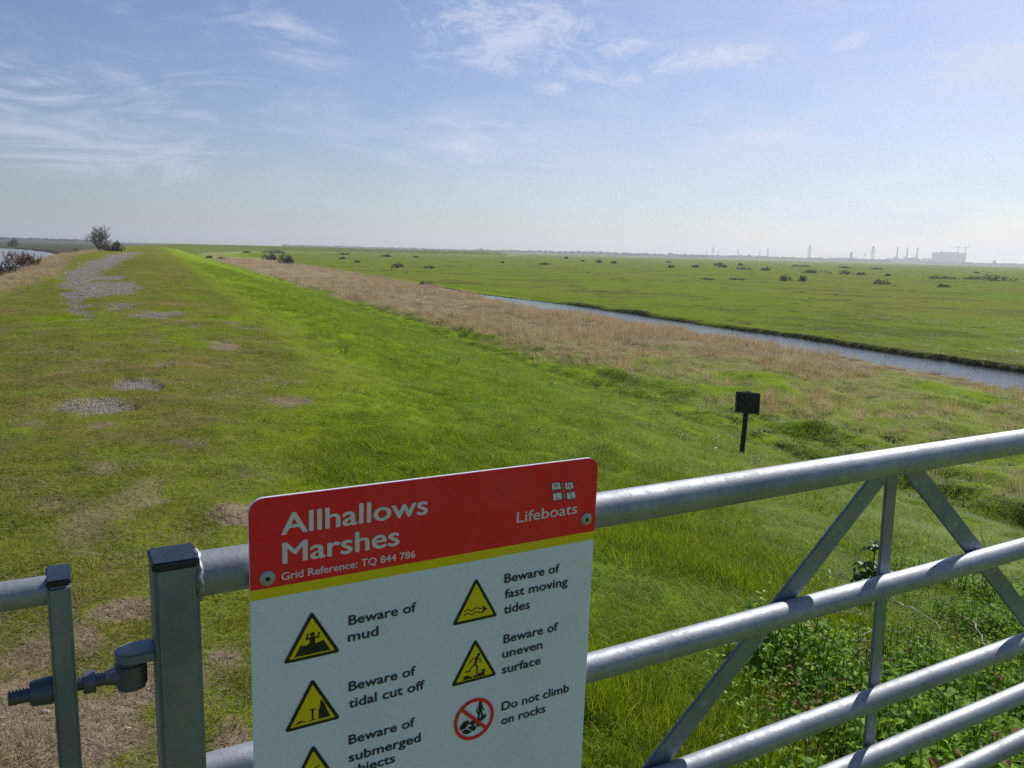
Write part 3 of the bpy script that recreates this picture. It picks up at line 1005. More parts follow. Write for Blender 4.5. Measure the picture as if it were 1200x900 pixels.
def vinyl(name, col, rough=.34, dirt=.12):
    m, nt, out = mat(name)
    p = N(nt, 'ShaderNodeBsdfPrincipled'); tc = N(nt, 'ShaderNodeTexCoord'); O = tc.outputs['Object']
    c = mixc(nt, math_(nt, 'MULTIPLY', ramp(nt, noise(nt, O, 9, 6, .7), .45, .75), dirt), col, (.25, .23, .18))
    c = mixc(nt, math_(nt, 'MULTIPLY', ramp(nt, noise(nt, O, 120, 3, .7), .70, .76), dirt * 2.0), c, (.55, .52, .45))
    nt.links.new(c, p.inputs['Base Color'])
    nt.links.new(math_(nt, 'MULTIPLY_ADD', noise(nt, O, 14, 5), .2, rough - .08), p.inputs['Roughness'])
    p.inputs['Specular IOR Level'].default_value = .4
    nt.links.new(p.outputs[0], out.inputs[0])
    return m


M_RED = vinyl('red_vinyl', (.86, .010, .032)); M_WHITE = vinyl('white_panel', (.78, .83, .93), .4); M_YEL = vinyl('yellow_vinyl', (.78, .64, .012)); M_LETW = vinyl('white_lettering', (.72, .74, .76))
M_NAVY = vinyl('navy_lettering', (.012, .015, .045)); M_BLACK = vinyl('black_print', (.010, .011, .016)); M_EDGE = simple('panel_core', (.45, .47, .48), .5)

bandL, bandR = S(291.8, 694), S(699.3, 620.5); bandl, bandr = S(291.8, 705), S(699, 631)
BT = (bandL[1] + bandR[1]) / 2; BBt = (bandl[1] + bandr[1]) / 2
mb = MB(); mb.prism(rrect(SL, SR, SB, ST, .017), -.0, .004); mb.build('panel', M_WHITE, sign, bevel=.0006)
mb = MB(); mb.prism(rrect(SL + .0002, SR - .0002, BT, ST - .0004, .0168, (1, 1, 0, 0)), -.0006, -.0002); mb.build('red_header', M_RED, sign)
mb = MB(); mb.prism([(SL + .0002, BBt), (SR - .0002, BBt), (SR - .0002, BT), (SL + .0002, BT)], -.0006, -.0002); mb.build('yellow_band', M_YEL, sign)


def poly_part(name, polys, mt, par, y0=-.0010, y1=-.0006):
    mb = MB()
    for p in polys: mb.prism(p, y0, y1)
    return mb.build(name, mt, par)


def text(name, s, p0, p1, cap, mt, bold=.012, par=sign, lift=-.0007, width=None):
    """one line of lettering from left to right baseline point, letters `cap` high"""
    a, b = S(*p0), S(*p1)
    cu = bpy.data.curves.new(name, 'FONT'); cu.body = s; cu.size = 1; cu.extrude = .002; cu.resolution_u = 4
    o = bpy.data.objects.new(name, cu); COL.objects.link(o)
    dg = bpy.context.evaluated_depsgraph_get()
    me = bpy.data.meshes.new_from_object(o.evaluated_get(dg)); bpy.data.objects.remove(o)
    co = np.zeros(len(me.vertices) * 3); me.vertices.foreach_get('co', co); co = co.reshape(-1, 3)
    x0, x1 = co[:, 0].min(), co[:, 0].max()
    sx = (b[0] - a[0]) / (x1 - x0); sz = cap / .729
    mv = [tuple(p.vertices) for p in me.polygons]
    wdx = bold * sx * 1.1
    V = []; F = []
    for k, (ox, oz) in enumerate(((0, 0), (-1, 0), (1, 0), (0, -.5), (0, .5)) if bold > 0 else ((0, 0),)):
        b0 = len(co) * k
        V.append(np.stack([a[0] + (co[:, 0] - x0) * sx + ox * wdx, lift - co[:, 2] * .1 - k * 4e-5, (a[1] + b[1]) / 2 + co[:, 1] * sz + oz * wdx], 1))
        F += [tuple(i + b0 for i in f) for f in mv]
    me = bpy.data.meshes.new(name); me.from_pydata(np.concatenate(V).tolist(), [], F); me.materials.append(mt); me.update()
    q = bpy.data.objects.new(name, me); COL.objects.link(q); q.parent = par
    return q


def zr(x, y):
    return (280 + x / 2.3682, 520 + y / 2.3682)


CW = abs(S(*zr(145, 188))[1] - S(*zr(147, 250))[1])
hl = CW * .98
text('heading_lettering', 'Allhallows', zr(118, 253), zr(522, 193), hl, M_LETW, .016)
text('heading_lettering', 'Marshes', zr(122, 330), zr(443, 282), hl, M_LETW, .016)
text('grid_reference_lettering', 'Grid Reference: TQ 844 786', zr(118, 380), zr(488, 313), hl * .365, M_LETW, .012)
text('lifeboats_lettering', 'Lifeboats', zr(770, 218), zr(937, 193), hl * .60, M_LETW, .004)
capL = hl * .50
for s, a, b in (('Beware of', (305, 502), (491, 466)), ('mud', (303, 548), (386, 532)), ('Beware of', (305, 684), (489, 643)), ('tidal cut off', (305, 728), (514, 685)),
                ('Beware of', (305, 830), (487, 787)), ('submerged', (305, 876), (503, 832)), ('objects', (305, 915), (432, 888)),
                ('Beware of', (737, 386), (888, 356)), ('fast moving', (737, 427), (911, 394)), ('tides', (735, 471), (806, 457)),
                ('Beware of', (734, 552), (884, 519)), ('uneven', (731, 592), (841, 570)), ('surface', (730, 636), (836, 613)),
                ('Do not climb', (729, 735), (914, 692)), ('on rocks', (728, 776), (849, 747))):
    text('hazard_lettering', s, zr(*a), zr(*b), capL, M_NAVY, .012)


def rounded_tri(w, h, r):
    """triangle with rounded corners, centred on x, base at z=0"""
    pts = [(-w / 2, 0), (w / 2, 0), (0, h)]; out = []
    for i in range(3):
        p = Vector(pts[i]); a = (Vector(pts[i - 1]) - p).normalized(); b = (Vector(pts[(i + 1) % 3]) - p).normalized()
        half = a.angle(b) / 2; dist = r / math.tan(half)
        c = p + (a + b).normalized() * r / math.sin(half)
        s0 = p + a * dist - c; s1 = p + b * dist - c
        a0 = math.atan2(s0.y, s0.x); a1 = math.atan2(s1.y, s1.x)
        while a1 < a0: a1 += 2 * math.pi
        out += [(c.x + r * math.cos(a0 + (a1 - a0) * k / 5), c.y + r * math.sin(a0 + (a1 - a0) * k / 5)) for k in range(6)]
    return out


def disc(cx, cz, r, n=16, sx=1.0):
    return [(cx + r * sx * math.cos(2 * math.pi * k / n), cz + r * math.sin(2 * math.pi * k / n)) for k in range(n)]


def stroke(pts, w):
    """quads along a polyline"""
    out = []
    for a, b in zip(pts[:-1], pts[1:]):
        a, b = Vector(a), Vector(b); d = (b - a).normalized(); n = Vector((-d.y, d.x)) * w / 2
        e = d * w * .35
        out.append([tuple(a - e - n), tuple(b + e - n), tuple(b + e + n), tuple(a - e + n)])
    return out


def place(poly, ox, oz, k):
    return [(ox + p[0] * k, oz + p[1] * k) for p in poly]


def hazard(apex, bl, br, art):
    A_, L_, R_ = S(*zr(*apex)), S(*zr(*bl)), S(*zr(*br))
    w = R_[0] - L_[0]; base = (L_[1] + R_[1]) / 2; h = A_[1] - base; cx = (L_[0] + R_[0]) / 2
    tri = poly_part('hazard_symbol', [place(rounded_tri(w, h, w * .035), cx, base, 1)], M_BLACK, sign)
    kk = .80
    poly_part('yellow_field', [place(rounded_tri(w * kk, h * kk, w * .012), cx, base + h * .067, 1)], M_YEL, tri, -.0013, -.0010)
    k = w  # pictogram drawn in units of the triangle width
    poly_part('pictogram', [place(p, cx, base, k) for p in art], M_BLACK, tri, -.0016, -.0013)


mud = [[(-.31, .085), (.32, .085), (.20, .30), (.09, .27), (-.02, .29), (-.12, .26), (-.20, .275)], disc(.005, .445, .042)] + \
      [[(-.045, .27), (.05, .27), (.055, .40), (-.05, .40)]] + stroke([(-.04, .385), (-.10, .37), (-.075, .46)], .028) + stroke([(.045, .385), (.105, .37), (.125, .455)], .028)
cut = [[(.10, .10), (.315, .10), (.245, .27), (.215, .38), (.175, .42), (.165, .47), (.135, .44), (.13, .33), (.10, .27)], disc(-.005, .315, .020)] + \
      stroke([(-.005, .29), (-.005, .20)], .032) + stroke([(-.005, .28), (-.055, .33)], .014) + stroke([(-.005, .28), (.045, .33)], .014) + \
      stroke([(-.005, .20), (-.02, .11)], .015) + stroke([(-.005, .20), (.015, .11)], .015) + \
      [[(-.33, .095), (-.20, .12), (-.10, .10), (-.16, .135), (-.24, .15)], [(-.10, .105), (.06, .105), (.0, .125)]]
sub = stroke([(-.16, .36), (-.08, .44), (.02, .47), (.10, .50)], .02) + stroke([(-.06, .30), (.0, .40), (.02, .47)], .028) + stroke([(-.16, .43), (-.08, .44)], .014) + \
      [[(-.3, .09), (.3, .09), (.2, .2), (.05, .16), (-.1, .22), (-.22, .14)]]


def wave(z):
    return [(-.25 + .5 * t / 14 * .84, z + .022 * math.sin(t / 14 * 4.2 * math.pi - .6)) for t in range(15)]


tide = stroke(wave(.255), .017) + stroke(wave(.175), .017) + [[(.14, .30), (.255, .215), (.14, .13), (.165, .215)]]
une = [disc(.075, .545, .036)] + stroke([(.045, .50), (.0, .36)], .055) + stroke([(.04, .48), (.12, .42), (.11, .37)], .020) + stroke([(.035, .49), (-.07, .475), (-.11, .41)], .020) + \
      stroke([(.0, .36), (.055, .28), (.045, .15)], .030) + stroke([(.0, .36), (-.07, .31), (-.13, .23), (-.20, .24)], .026) + \
      [[(-.24, .075), (-.05, .075), (-.05, .115), (-.12, .115), (-.12, .155), (-.24, .155)], [(-.03, .075), (.22, .075), (.22, .215), (.15, .215), (.15, .15), (.09, .15), (.05, .115), (-.03, .115)]]
hazard((205, 463), (122, 612), (281, 576), mud)
hazard((205, 650), (126, 800), (281, 762), cut)
hazard((207, 833), (128, 985), (283, 947), sub)
hazard((657, 371), (591, 506), (717, 476), tide)
hazard((655, 541), (588, 675), (715, 640), une)
# prohibition ring
cx, cz = S(*zr(652, 763)); rad = (S(*zr(707, 750))[0] - S(*zr(597, 776))[0]) / 2
ring = MB()
n = 48
ring.v = [(cx + q * math.cos(2 * math.pi * k / n), y, cz + q * math.sin(2 * math.pi * k / n)) for y in (-.0014, -.0010) for q in (rad, rad * .85) for k in range(n)]
for k in range(n):
    j = (k + 1) % n
    ring.f += [(k, j, n + j, n + k), (2 * n + k, 3 * n + k, 3 * n + j, 2 * n + j), (k, 2 * n + k, 2 * n + j, j), (n + k, n + j, 3 * n + j, 3 * n + k)]
c45 = math.sqrt(.5) * rad * .88; hw = rad * .055
ring.prism([(cx - c45 - hw, cz + c45 - hw), (cx - c45 + hw, cz + c45 + hw), (cx + c45 + hw, cz - c45 + hw), (cx + c45 - hw, cz - c45 - hw)], -.00145, -.0010)
ring_o = ring.build('prohibition_ring', M_RED, sign)
man = [disc(.30, .72, .075)] + stroke([(.30, .62), (.31, .36)], .15) + stroke([(.28, .36), (.22, .0)], .085) + stroke([(.34, .36), (.42, .02)], .085) + stroke([(.25, .58), (.14, .38), (.18, .22)], .06) + stroke([(.38, .58), (.44, .40), (.50, .30)], .05)
rocks = [[(-.72, -.22), (-.52, -.02), (-.30, .02), (-.22, -.14), (-.42, -.34), (-.66, -.40)], [(-.18, -.10), (.02, .0), (.14, -.14), (.0, -.30), (-.22, -.22)], [(.16, -.06), (.36, -.02), (.60, .10), (.62, -.06), (.40, -.20), (.20, -.18)],
         [(-.60, -.46), (-.36, -.40), (-.10, -.60), (-.30, -.66), (-.50, -.60)], [(-.30, -.34), (-.04, -.30), (.16, -.44), (.02, -.60), (-.12, -.54)], [(.08, -.28), (.40, -.26), (.34, -.46), (.20, -.44)]]
poly_part('pictogram', [place(p, cx, cz, rad) for p in man + rocks], M_BLACK, ring_o, -.0009, -.0005)
# little flag emblem: four white panels with letters on a red cross edged in blue, an anchor in the middle
q00, q10, q11, q01 = S(*zr(870, 160)), S(*zr(936, 150)), S(*zr(925, 103)), S(*zr(865, 108))
def Q(a, b):
    wv = .035 * math.sin(a * 2 * math.pi)
    x = (q00[0] * (1 - a) + q10[0] * a) * (1 - b) + (q01[0] * (1 - a) + q11[0] * a) * b
    z = (q00[1] * (1 - a) + q10[1] * a) * (1 - b) + (q01[1] * (1 - a) + q11[1] * a) * b
    return (x, z + wv * (q01[1] - q00[1]))
def patch(a0, a1, b0, b1):
    n = 6
    return [Q(a0 + (a1 - a0) * k / n, b0) for k in range(n + 1)] + [Q(a1 - (a1 - a0) * k / n, b1) for k in range(n + 1)]
M_BLUE = vinyl('blue_print', (.02, .03, .16)); M_GOLD = vinyl('gold_print', (.55, .25, .03))
flag = poly_part('flag_emblem', [patch(0, 1, 0, 1)], M_BLUE, sign)
cross = [patch(0, 1, .455, .545), patch(.44, .56, 0, .455), patch(.44, .56, .545, 1)]
poly_part('cross', cross, M_RED, flag, -.0012, -.0010)
quads = [(.03, .39, .60, .96, 'R'), (.62, .97, .60, .96, 'N'), (.03, .39, .04, .40, 'L'), (.62, .97, .04, .40, 'I')]
poly_part('panels', [patch(a0, a1, b0, b1) for a0, a1, b0, b1, _ in quads], M_LETW, flag, -.0012, -.0010)
def letter(ch, a0, a1, b0, b1):
    f = lambda u, v: Q(a0 + (a1 - a0) * u, b0 + (b1 - b0) * v)
    L = {'R': [[(.3, .15), (.3, .85), (.62, .8), (.62, .55), (.3, .5)], [(.45, .5), (.7, .15)]], 'N': [[(.28, .15), (.28, .85), (.7, .15), (.7, .85)]],
         'L': [[(.34, .85), (.34, .17), (.7, .17)]], 'I': [[(.5, .85), (.5, .15)], [(.35, .85), (.65, .85)], [(.35, .15), (.65, .15)]]}[ch]
    out = []
    for pl in L: out += stroke([f(*p) for p in pl], .00085)
    return out
lt = []
for a0, a1, b0, b1, ch in quads: lt += letter(ch, a0, a1, b0, b1)
poly_part('letters', lt, M_RED, flag, -.0014, -.0012)
anchor = stroke([Q(.5, .12), Q(.5, .86)], .0013) + stroke([Q(.44, .30), Q(.46, .16), Q(.5, .10), Q(.54, .16), Q(.56, .30)], .0012) + stroke([Q(.44, .70), Q(.56, .70)], .0011) + [disc(*Q(.5, .9), .0012)]
poly_part('anchor', anchor, M_GOLD, flag, -.0014, -.0012)
M_STEEL = simple('stainless_screw', (.42, .43, .46), .55, .5, .1, 200)
for (bx, by) in ((78, 372), (962, 208)):
    c = S(*zr(bx, by)); mb = MB()
    mb.tube([(c[0], -.0007, c[1]), (c[0], -.0022, c[1]), (c[0], -.0040, c[1])], [.0088, .0086, .0058], 28)
    o = mb.build('screw', M_STEEL, sign, smooth=True)
    mb = MB(); mb.tube([(c[0], -.0040, c[1]), (c[0], -.0044, c[1])], .0026, 12); mb.build('socket', M_BLACK, o)

# ------------------------------------------------------------------ dark wooden sign on the bank foot
def surface_hit(px, py):
    d = ray(px, py); t = .5 * 1.003 ** np.arange(2600)
    P = EYEP[None, :] + d[None, :] * t[:, None]
    under = P[:, 2] < height(P[:, 0], P[:, 1])
    return P[int(np.argmax(under))]


p = surface_hit(869, 534)
dist = math.hypot(p[0], p[1]); upx = dist * 1.0 / FPX
ns = empty('notice_board', (p[0], p[1], p[2] - .03), 'small dark weathered notice board on a single post at the foot of the green bank', 'sign', rz=-math.atan2(p[0], p[1]) - R(14))
WOODD = simple('dark_weathered_board', (.028, .026, .030), .8, 0, .5, 14, .6, 60)
zt = 77 * upx * 1.01
mb = MB(); mb.tube([(0, 0, 0), (.02 * zt, 0, zt * .5), (.075 * zt, 0, zt * .97)], 0.05, 8)
mb = MB(); wpost = 5.2 * upx / 2
M_ = Matrix.Rotation(R(1.8), 3, 'Y')
mb.box(M_ @ Vector((0, 0, zt * .5)), (wpost * 2, .07, zt * 1.0), M_); mb.build('post', WOODD, ns, bevel=.006)
c0 = M_ @ Vector((.02, 0, zt - 13 * upx))
mb = MB(); mb.box(c0 + Vector((0, -.055, 0)), (27.5 * upx, .03, 24.5 * upx), Matrix.Rotation(R(-1.5), 3, 'Y')); board = mb.build('board', WOODD, ns, bevel=.012)
mb = MB()
for sx, sz, w_, h_ in ((0, 1, 27, 2.0), (0, -1, 27, 2.0), (-1, 0, 1.8, 24), (1, 0, 1.8, 24)):
    mb.box(c0 + Vector((sx * 12.2 * upx, -.075, sz * 11 * upx)), (w_ * upx, .014, h_ * upx), Matrix.Rotation(R(-1.5), 3, 'Y'))
fr_ = mb.build('frame', simple('board_frame', (.045, .045, .050), .7, 0, .4, 20), board, bevel=.003)

for sz in (-.28, .28):
    mb = MB(); q_ = c0 + Vector((0, -.070, sz * 24 * upx)); mb.tube([q_, q_ + Vector((0, -.012, 0))], .012, 8)
    mb.build('fixing_bolt', simple('dull_bolt', (.20, .20, .20), .5, .6), board, smooth=True)

# ------------------------------------------------------------------ shrubs and trees
def scrub_material(name, c1, c2):
    m, nt, out = mat(name)
    geo = N(nt, 'ShaderNodeNewGeometry'); p = N(nt, 'ShaderNodeBsdfPrincipled'); p.inputs['Roughness'].default_value = .8
    nt.links.new(mixc(nt, geo.outputs['Random Per Island'], c1, c2), p.inputs['Base Color'])
    nt.links.new(p.outputs[0], out.inputs[0])
    return m


M_SCRUB = scrub_material('scrub_foliage', (.022, .028, .016), (.065, .070, .032))
M_TWIG = scrub_material('bare_twigs', (.055, .040, .038), (.11, .085, .075))
M_RUST = scrub_material('russet_twigs', (.12, .055, .035), (.20, .11, .07))
M_BARK = simple('bark', (.07, .055, .045), .9, 0, .4, 6, .8, 30)


def scrub_crown(w, h, dep, n, size, lobes=7, seed=0):
    rs = random.Random(seed); mb = MB()
    L = [(rs.uniform(-.36, .36) * w, rs.uniform(-.3, .3) * dep, rs.uniform(.13, .24) * w, h * rs.uniform(.5, 1.0)) for _ in range(lobes)]
    for k in range(n):
        lx, ly, lr, lh = L[rs.randrange(lobes)]
        a = rs.uniform(0, 6.283); q = math.sqrt(rs.random())
        x = lx + math.cos(a) * lr * q; y = ly + math.sin(a) * lr * q
        top = lh * math.sqrt(max(0.02, 1 - (abs(x) / (w * .56)) ** 2)) * math.sqrt(max(.05, 1 - q * q * .85))
        z = top * (1 - .95 * rs.random() ** 1.5)
        s = size * rs.uniform(.5, 1.4)
        d = Vector((rs.gauss(0, 1), rs.gauss(0, 1), rs.gauss(.3, 1))).normalized(); e = d.orthogonal().normalized()
        e = (Matrix.Rotation(rs.uniform(0, 6.28), 3, d) @ e)
        f = d.cross(e); c = Vector((x, y, max(z, 0)))
        mb.add([c + e * s, c + f * s * .5, c - e * s * .8, c - f * s * .5], [(0, 1, 2, 3)])
    return mb


def shrub(name, x, y, z, w, h, label, group=None, seed=0, m_=None, n=420, cat='shrub'):
    t = empty(name, (x, y, z), label, cat, group)
    dist = math.hypot(x, y)
    size = max(.045 * h + .02 * w * .5, dist * .0007)
    scrub_crown(w, h, w * .8, n, size, 7, seed).build('foliage', m_ or M_SCRUB, t)
    mb = MB(); rs = random.Random(seed)
    for k in range(5):
        a = rs.uniform(0, 6.28)
        mb.tube([(0.1 * math.cos(a), .1 * math.sin(a), -.25), (w * .12 * math.cos(a), w * .1 * math.sin(a), h * .3), (w * .26 * math.cos(a), w * .2 * math.sin(a), h * .62)], [.05 * h, .03 * h, .012 * h], 5)
    mb.build('stems', M_BARK, t)
    return t


MARSH_SHRUBS = [(920, 329.4, 14, 8), (942, 329.4, 11, 7), (1035, 332.8, 20, 6.5), (955, 320, 30, 5), (992, 321.5, 17, 5.5), (1008, 322, 11, 3), (897.5, 317, 12, 5), (871, 315.5, 20, 3), (815, 312.8, 7.5, 3), (841.5, 310.8, 13, 3.5),
                (867, 310.8, 7, 2.5), (1098, 326.5, 36, 4.5), (1163, 329, 40, 6.5), (1140, 327.5, 20, 3.5), (1105, 336, 17, 3), (1143, 320, 7, 2), (1040, 323, 8, 2.5), (991, 313.8, 13, 2.5), (830, 328, 16, 2.2), (862, 328.2, 18, 2.2),
                (1028, 315.5, 13, 2), (938, 312.3, 20, 2), (466, 314.5, 14, 6.5), (502.5, 315, 14, 4), (403, 298.3, 11, 3), (452, 300.8, 12, 3.5), (487, 301.6, 10, 2), (401, 304, 7, 3), (419, 308, 6, 3.3),
                (589, 308, 4, 2.5), (638, 310, 11, 3), (702, 308, 8, 4.5), (720, 308.5, 7, 3), (786, 313.5, 8, 3), (320, 296.5, 24, 4.2), (289, 296, 11, 2), (259, 304, 13, 3), (245, 302.8, 6, 3), (683, 306, 5, 2.2), (814.5, 313, 6, 2.5),
                (847, 313.5, 10, 3.2), (784, 307.5, 6, 1.8), (664, 303, 4, 3)]
for k, (px, py, w, h) in enumerate(MARSH_SHRUBS):
    g = ground_at(px, py + .4, -3.05); dd = math.hypot(g[0], g[1]); s = dd / FPX
    zz = float(height(g[:1], g[1:2])[0])
    if px == 920: lab, grp = 'rounder left one of two dark bushes side by side on the right marsh', None
    elif px == 942: lab, grp = 'smaller right one of two dark bushes side by side on the right marsh', None
    elif px == 1163: lab, grp = 'broad dark thicket below the sheds at the far right of the marsh', None
    elif px == 1098: lab, grp = 'long low dark thicket on the marsh below the big power station block', None
    elif px == 1035: lab, grp = 'dark mounded bush on the marsh below the left one of three chimneys', None
    elif px == 955: lab, grp = 'long low thicket on the marsh below the left tall pylon', None
    elif px == 320: lab, grp = 'long dark thicket behind the two round bushes beside the dry grass', None
    elif px == 466: lab, grp = 'grey spreading bush on the near marsh beyond the dry grass strip', None
    else: lab, grp = 'low dark scrub clump dotted far out on the flat green marsh', 'scrub clumps dotted over the marsh'
    shrub('scrub_bush', g[0], g[1], zz, w * s * 1.1, h * s * 1.15, lab, grp, 100 + k, n=260 if grp else 420)
for k, (px, py, w, h, lab) in enumerate([(315, 304.5, 17, 9.5, 'round bare bush at the end of the dry grass, left of its twin'), (335, 309.3, 20, 12.5, 'larger round bare bush at the end of the dry grass, right of its twin')]):
    g = ground_at(px, py, -3); dd = math.hypot(g[0], g[1]); s = dd / FPX
    shrub('round_bush', g[0], g[1], float(height(g[:1], g[1:2])[0]), w * s * 1.1, h * s * 1.1, lab, None, 40 + k, scrub_material('bush_twigs', (.035, .030, .026), (.085, .070, .055)), 900)


def bare_tree(name, base, H_, W_, label, cat, seed, depth=5, nstem=5, mt=M_TWIG, rmin=.012, group=None):
    rs = random.Random(seed); t = empty(name, base, label, cat, group)
    tr, tw = MB(), MB()
    def grow(p, d, L, r, lev):
        q = p; pts = [q]; rr = [r]
        for k in range(3):
            d = (d + Vector((rs.gauss(0, .16), rs.gauss(0, .16), rs.gauss(.02, .1)))).normalized()
            q = q + d * L / 3; pts.append(q); rr.append(max(r * (1 - .2 * (k + 1)), rmin * .6))
        (tr if lev >= depth - 1 else tw).tube(pts, rr, 6 if lev >= depth - 1 else 3, False)
        if lev > 0:
            for k in range(rs.randint(3, 4)):
                i = rs.randint(1, 3)
                a = Vector((rs.gauss(0, 1), rs.gauss(0, 1), rs.gauss(.15, .6))).normalized()
                grow(pts[i], (d * 1.0 + a * .85).normalized(), L * rs.uniform(.6, .8), max(rr[i] * .6, rmin), lev - 1)
    for k in range(nstem):
        a = k / nstem * 6.28 + rs.uniform(-.4, .4); sp = W_ / H_
        grow(Vector((.12 * math.cos(a), .12 * math.sin(a), -.3)), Vector((math.cos(a) * .5 * sp, math.sin(a) * .5 * sp, 1)).normalized(), H_ * .36, H_ * .022, depth)
    al = np.array(tr.v + tw.v); k3 = H_ / al[:, 2].max(); kx = W_ / (al[:, 0].max() - al[:, 0].min())
    for q_ in (tr, tw): q_.v = [(p[0] * kx, p[1] * kx, p[2] * k3 if p[2] > 0 else p[2]) for p in q_.v]
    tr.build('trunk', M_BARK, t); tw.build('twigs', mt, t)
    return t


def crest_pt(px, py, off):
    g = ground_at(px, py, 0); return g


for (px, py, w, h, lab, sd, dep, ns_) in ((117, 291.5, 30, 27, 'bare hawthorn with fanned twigs, tallest on the left edge of the bank', 5, 4, 7),):
    g = ground_at(px, py, -1.2) * 1.0
    # seaward shoulder of the bank near 150 m
    dd = 150.0; az = azimuth(px); gx, gy = dd * math.sin(az), dd * math.cos(az); zz = float(height(np.array([gx]), np.array([gy]))[0]); s = dd / FPX
    top = (293.5 - .0242 * (600 - px) - 264.5) * s + EYE
    bare_tree('hawthorn_tree', (gx, gy, zz), top - zz, (w * s * 1.12), lab, 'tree', sd, dep, ns_, rmin=.016)
for k, (px, w, hpx, dd, lab, mt) in enumerate(((139.5, 15, 280.3, 150, 'small dense bush just right of the bare hawthorn on the bank', None), (128, 24, 284.5, 152, 'low dark thicket between the hawthorn and the small dense bush', None),
                                           (97, 24, 287.3, 165, 'low dark scrub left of the bare hawthorn by the creek', None), (60, 80, 288.8, 330, 'dark saltmarsh thicket on the far side of the creek', None), (18, 12, 278.2, 700, 'dark mounded bush on the saltmarsh skyline, far left', None))):
    az = azimuth(px); gx, gy = dd * math.sin(az), dd * math.cos(az); zz = float(height(np.array([gx]), np.array([gy]))[0]); s = dd / FPX
    if k == 3: continue
    hor = HORIZON_Y + SLOPE * (px - 600)
    top = (hor - hpx) * s + EYE
    shrub('scrub_bush', gx, gy, zz, w * s, max(top - zz, .6) , lab, None, 60 + k, mt or M_SCRUB, 700)
az = azimuth(24); dd = 62; gx, gy = dd * math.sin(az), dd * math.cos(az); zz = float(height(np.array([gx]), np.array([gy]))[0])
bare_tree('russet_bush', (gx, gy, zz), (HORIZON_Y + SLOPE * (24 - 600) - 290.5) * dd / FPX + EYE - zz, 36 * dd / FPX, 'reddish brown bare bush on the seaward edge of the bank, far left', 'shrub', 9, 4, 8, M_RUST, .012)
az = azimuth(4); dd = 58; gx, gy = dd * math.sin(az), dd * math.cos(az); zz = float(height(np.array([gx]), np.array([gy]))[0])
bare_tree('dark_bush', (gx, gy, zz), (HORIZON_Y + SLOPE * (4 - 600) - 299) * dd / FPX + EYE - zz, 30 * dd / FPX, 'dark bare bush cut by the left edge, below the reddish one', 'shrub', 19, 4, 8, M_TWIG, .012)
g = ground_at(502, 334, -3)
shrub('reed_clump', g[0], g[1], float(height(g[:1], g[1:2])[0]), 2.6, .75, 'purplish reed clump at the head of the canal', None, 77, scrub_material('purple_reeds', (.13, .095, .085), (.22, .17, .14)), 700, 'reeds')

# ---- foreground plant and dead stems by the gate
def near_plant():
    p = surface_hit(1018, 706)
    t = empty('leafy_plant', (p[0], p[1], p[2] - .01), 'tall leafy green plant rising behind the upright bar of the gate', 'plant')
    s = math.hypot(p[0], p[1]) / FPX * 1.02
    mb = MB(); H_ = 66 * s
    tips = []
    for dx, hh in ((0.05, 1.0), (-.12, .72), (.16, .62), (-.22, .5)):
        pts = [(0, 0, 0), (dx * .3 * H_, .01, hh * H_ * .5), (dx * H_, .02, hh * H_)]
        mb.tube(pts, [.006, .0045, .003], 6); tips.append(pts)
    mb.build('stem', simple('reddish_stem', (.09, .055, .03), .6), t, smooth=True)
    m2, nt, out = mat('plant_leaf')
    pb = N(nt, 'ShaderNodeBsdfPrincipled'); pb.inputs['Roughness'].default_value = .42; geo = N(nt, 'ShaderNodeNewGeometry')
    c = mixc(nt, geo.outputs['Random Per Island'], (.06, .14, .018), (.13, .22, .03)); nt.links.new(c, pb.inputs['Base Color'])
    tr = N(nt, 'ShaderNodeBsdfTranslucent'); nt.links.new(c, tr.inputs[0]); mx = N(nt, 'ShaderNodeMixShader'); mx.inputs[0].default_value = .4
    nt.links.new(pb.outputs[0], mx.inputs[1]); nt.links.new(tr.outputs[0], mx.inputs[2]); nt.links.new(mx.outputs[0], out.inputs[0])
    mb = MB()
    for pts in tips:
        for k in range(15):
            q = random.uniform(.45, 1.0) if k < 7 else random.uniform(.85, 1.02)
            c0 = Vector(pts[1]).lerp(Vector(pts[2]), (q - .5) * 2) if q > .5 else Vector(pts[0]).lerp(Vector(pts[1]), q * 2)
            a = random.uniform(0, 6.28)
            leaf(mb, c0 + Vector((math.cos(a), math.sin(a), 0)) * .008, (math.cos(a), math.sin(a), random.uniform(0, .9)), random.uniform(.06, .10), random.uniform(.036, .058), .2, random.uniform(.3, .8))
    mb.build('leaves', m2, t)


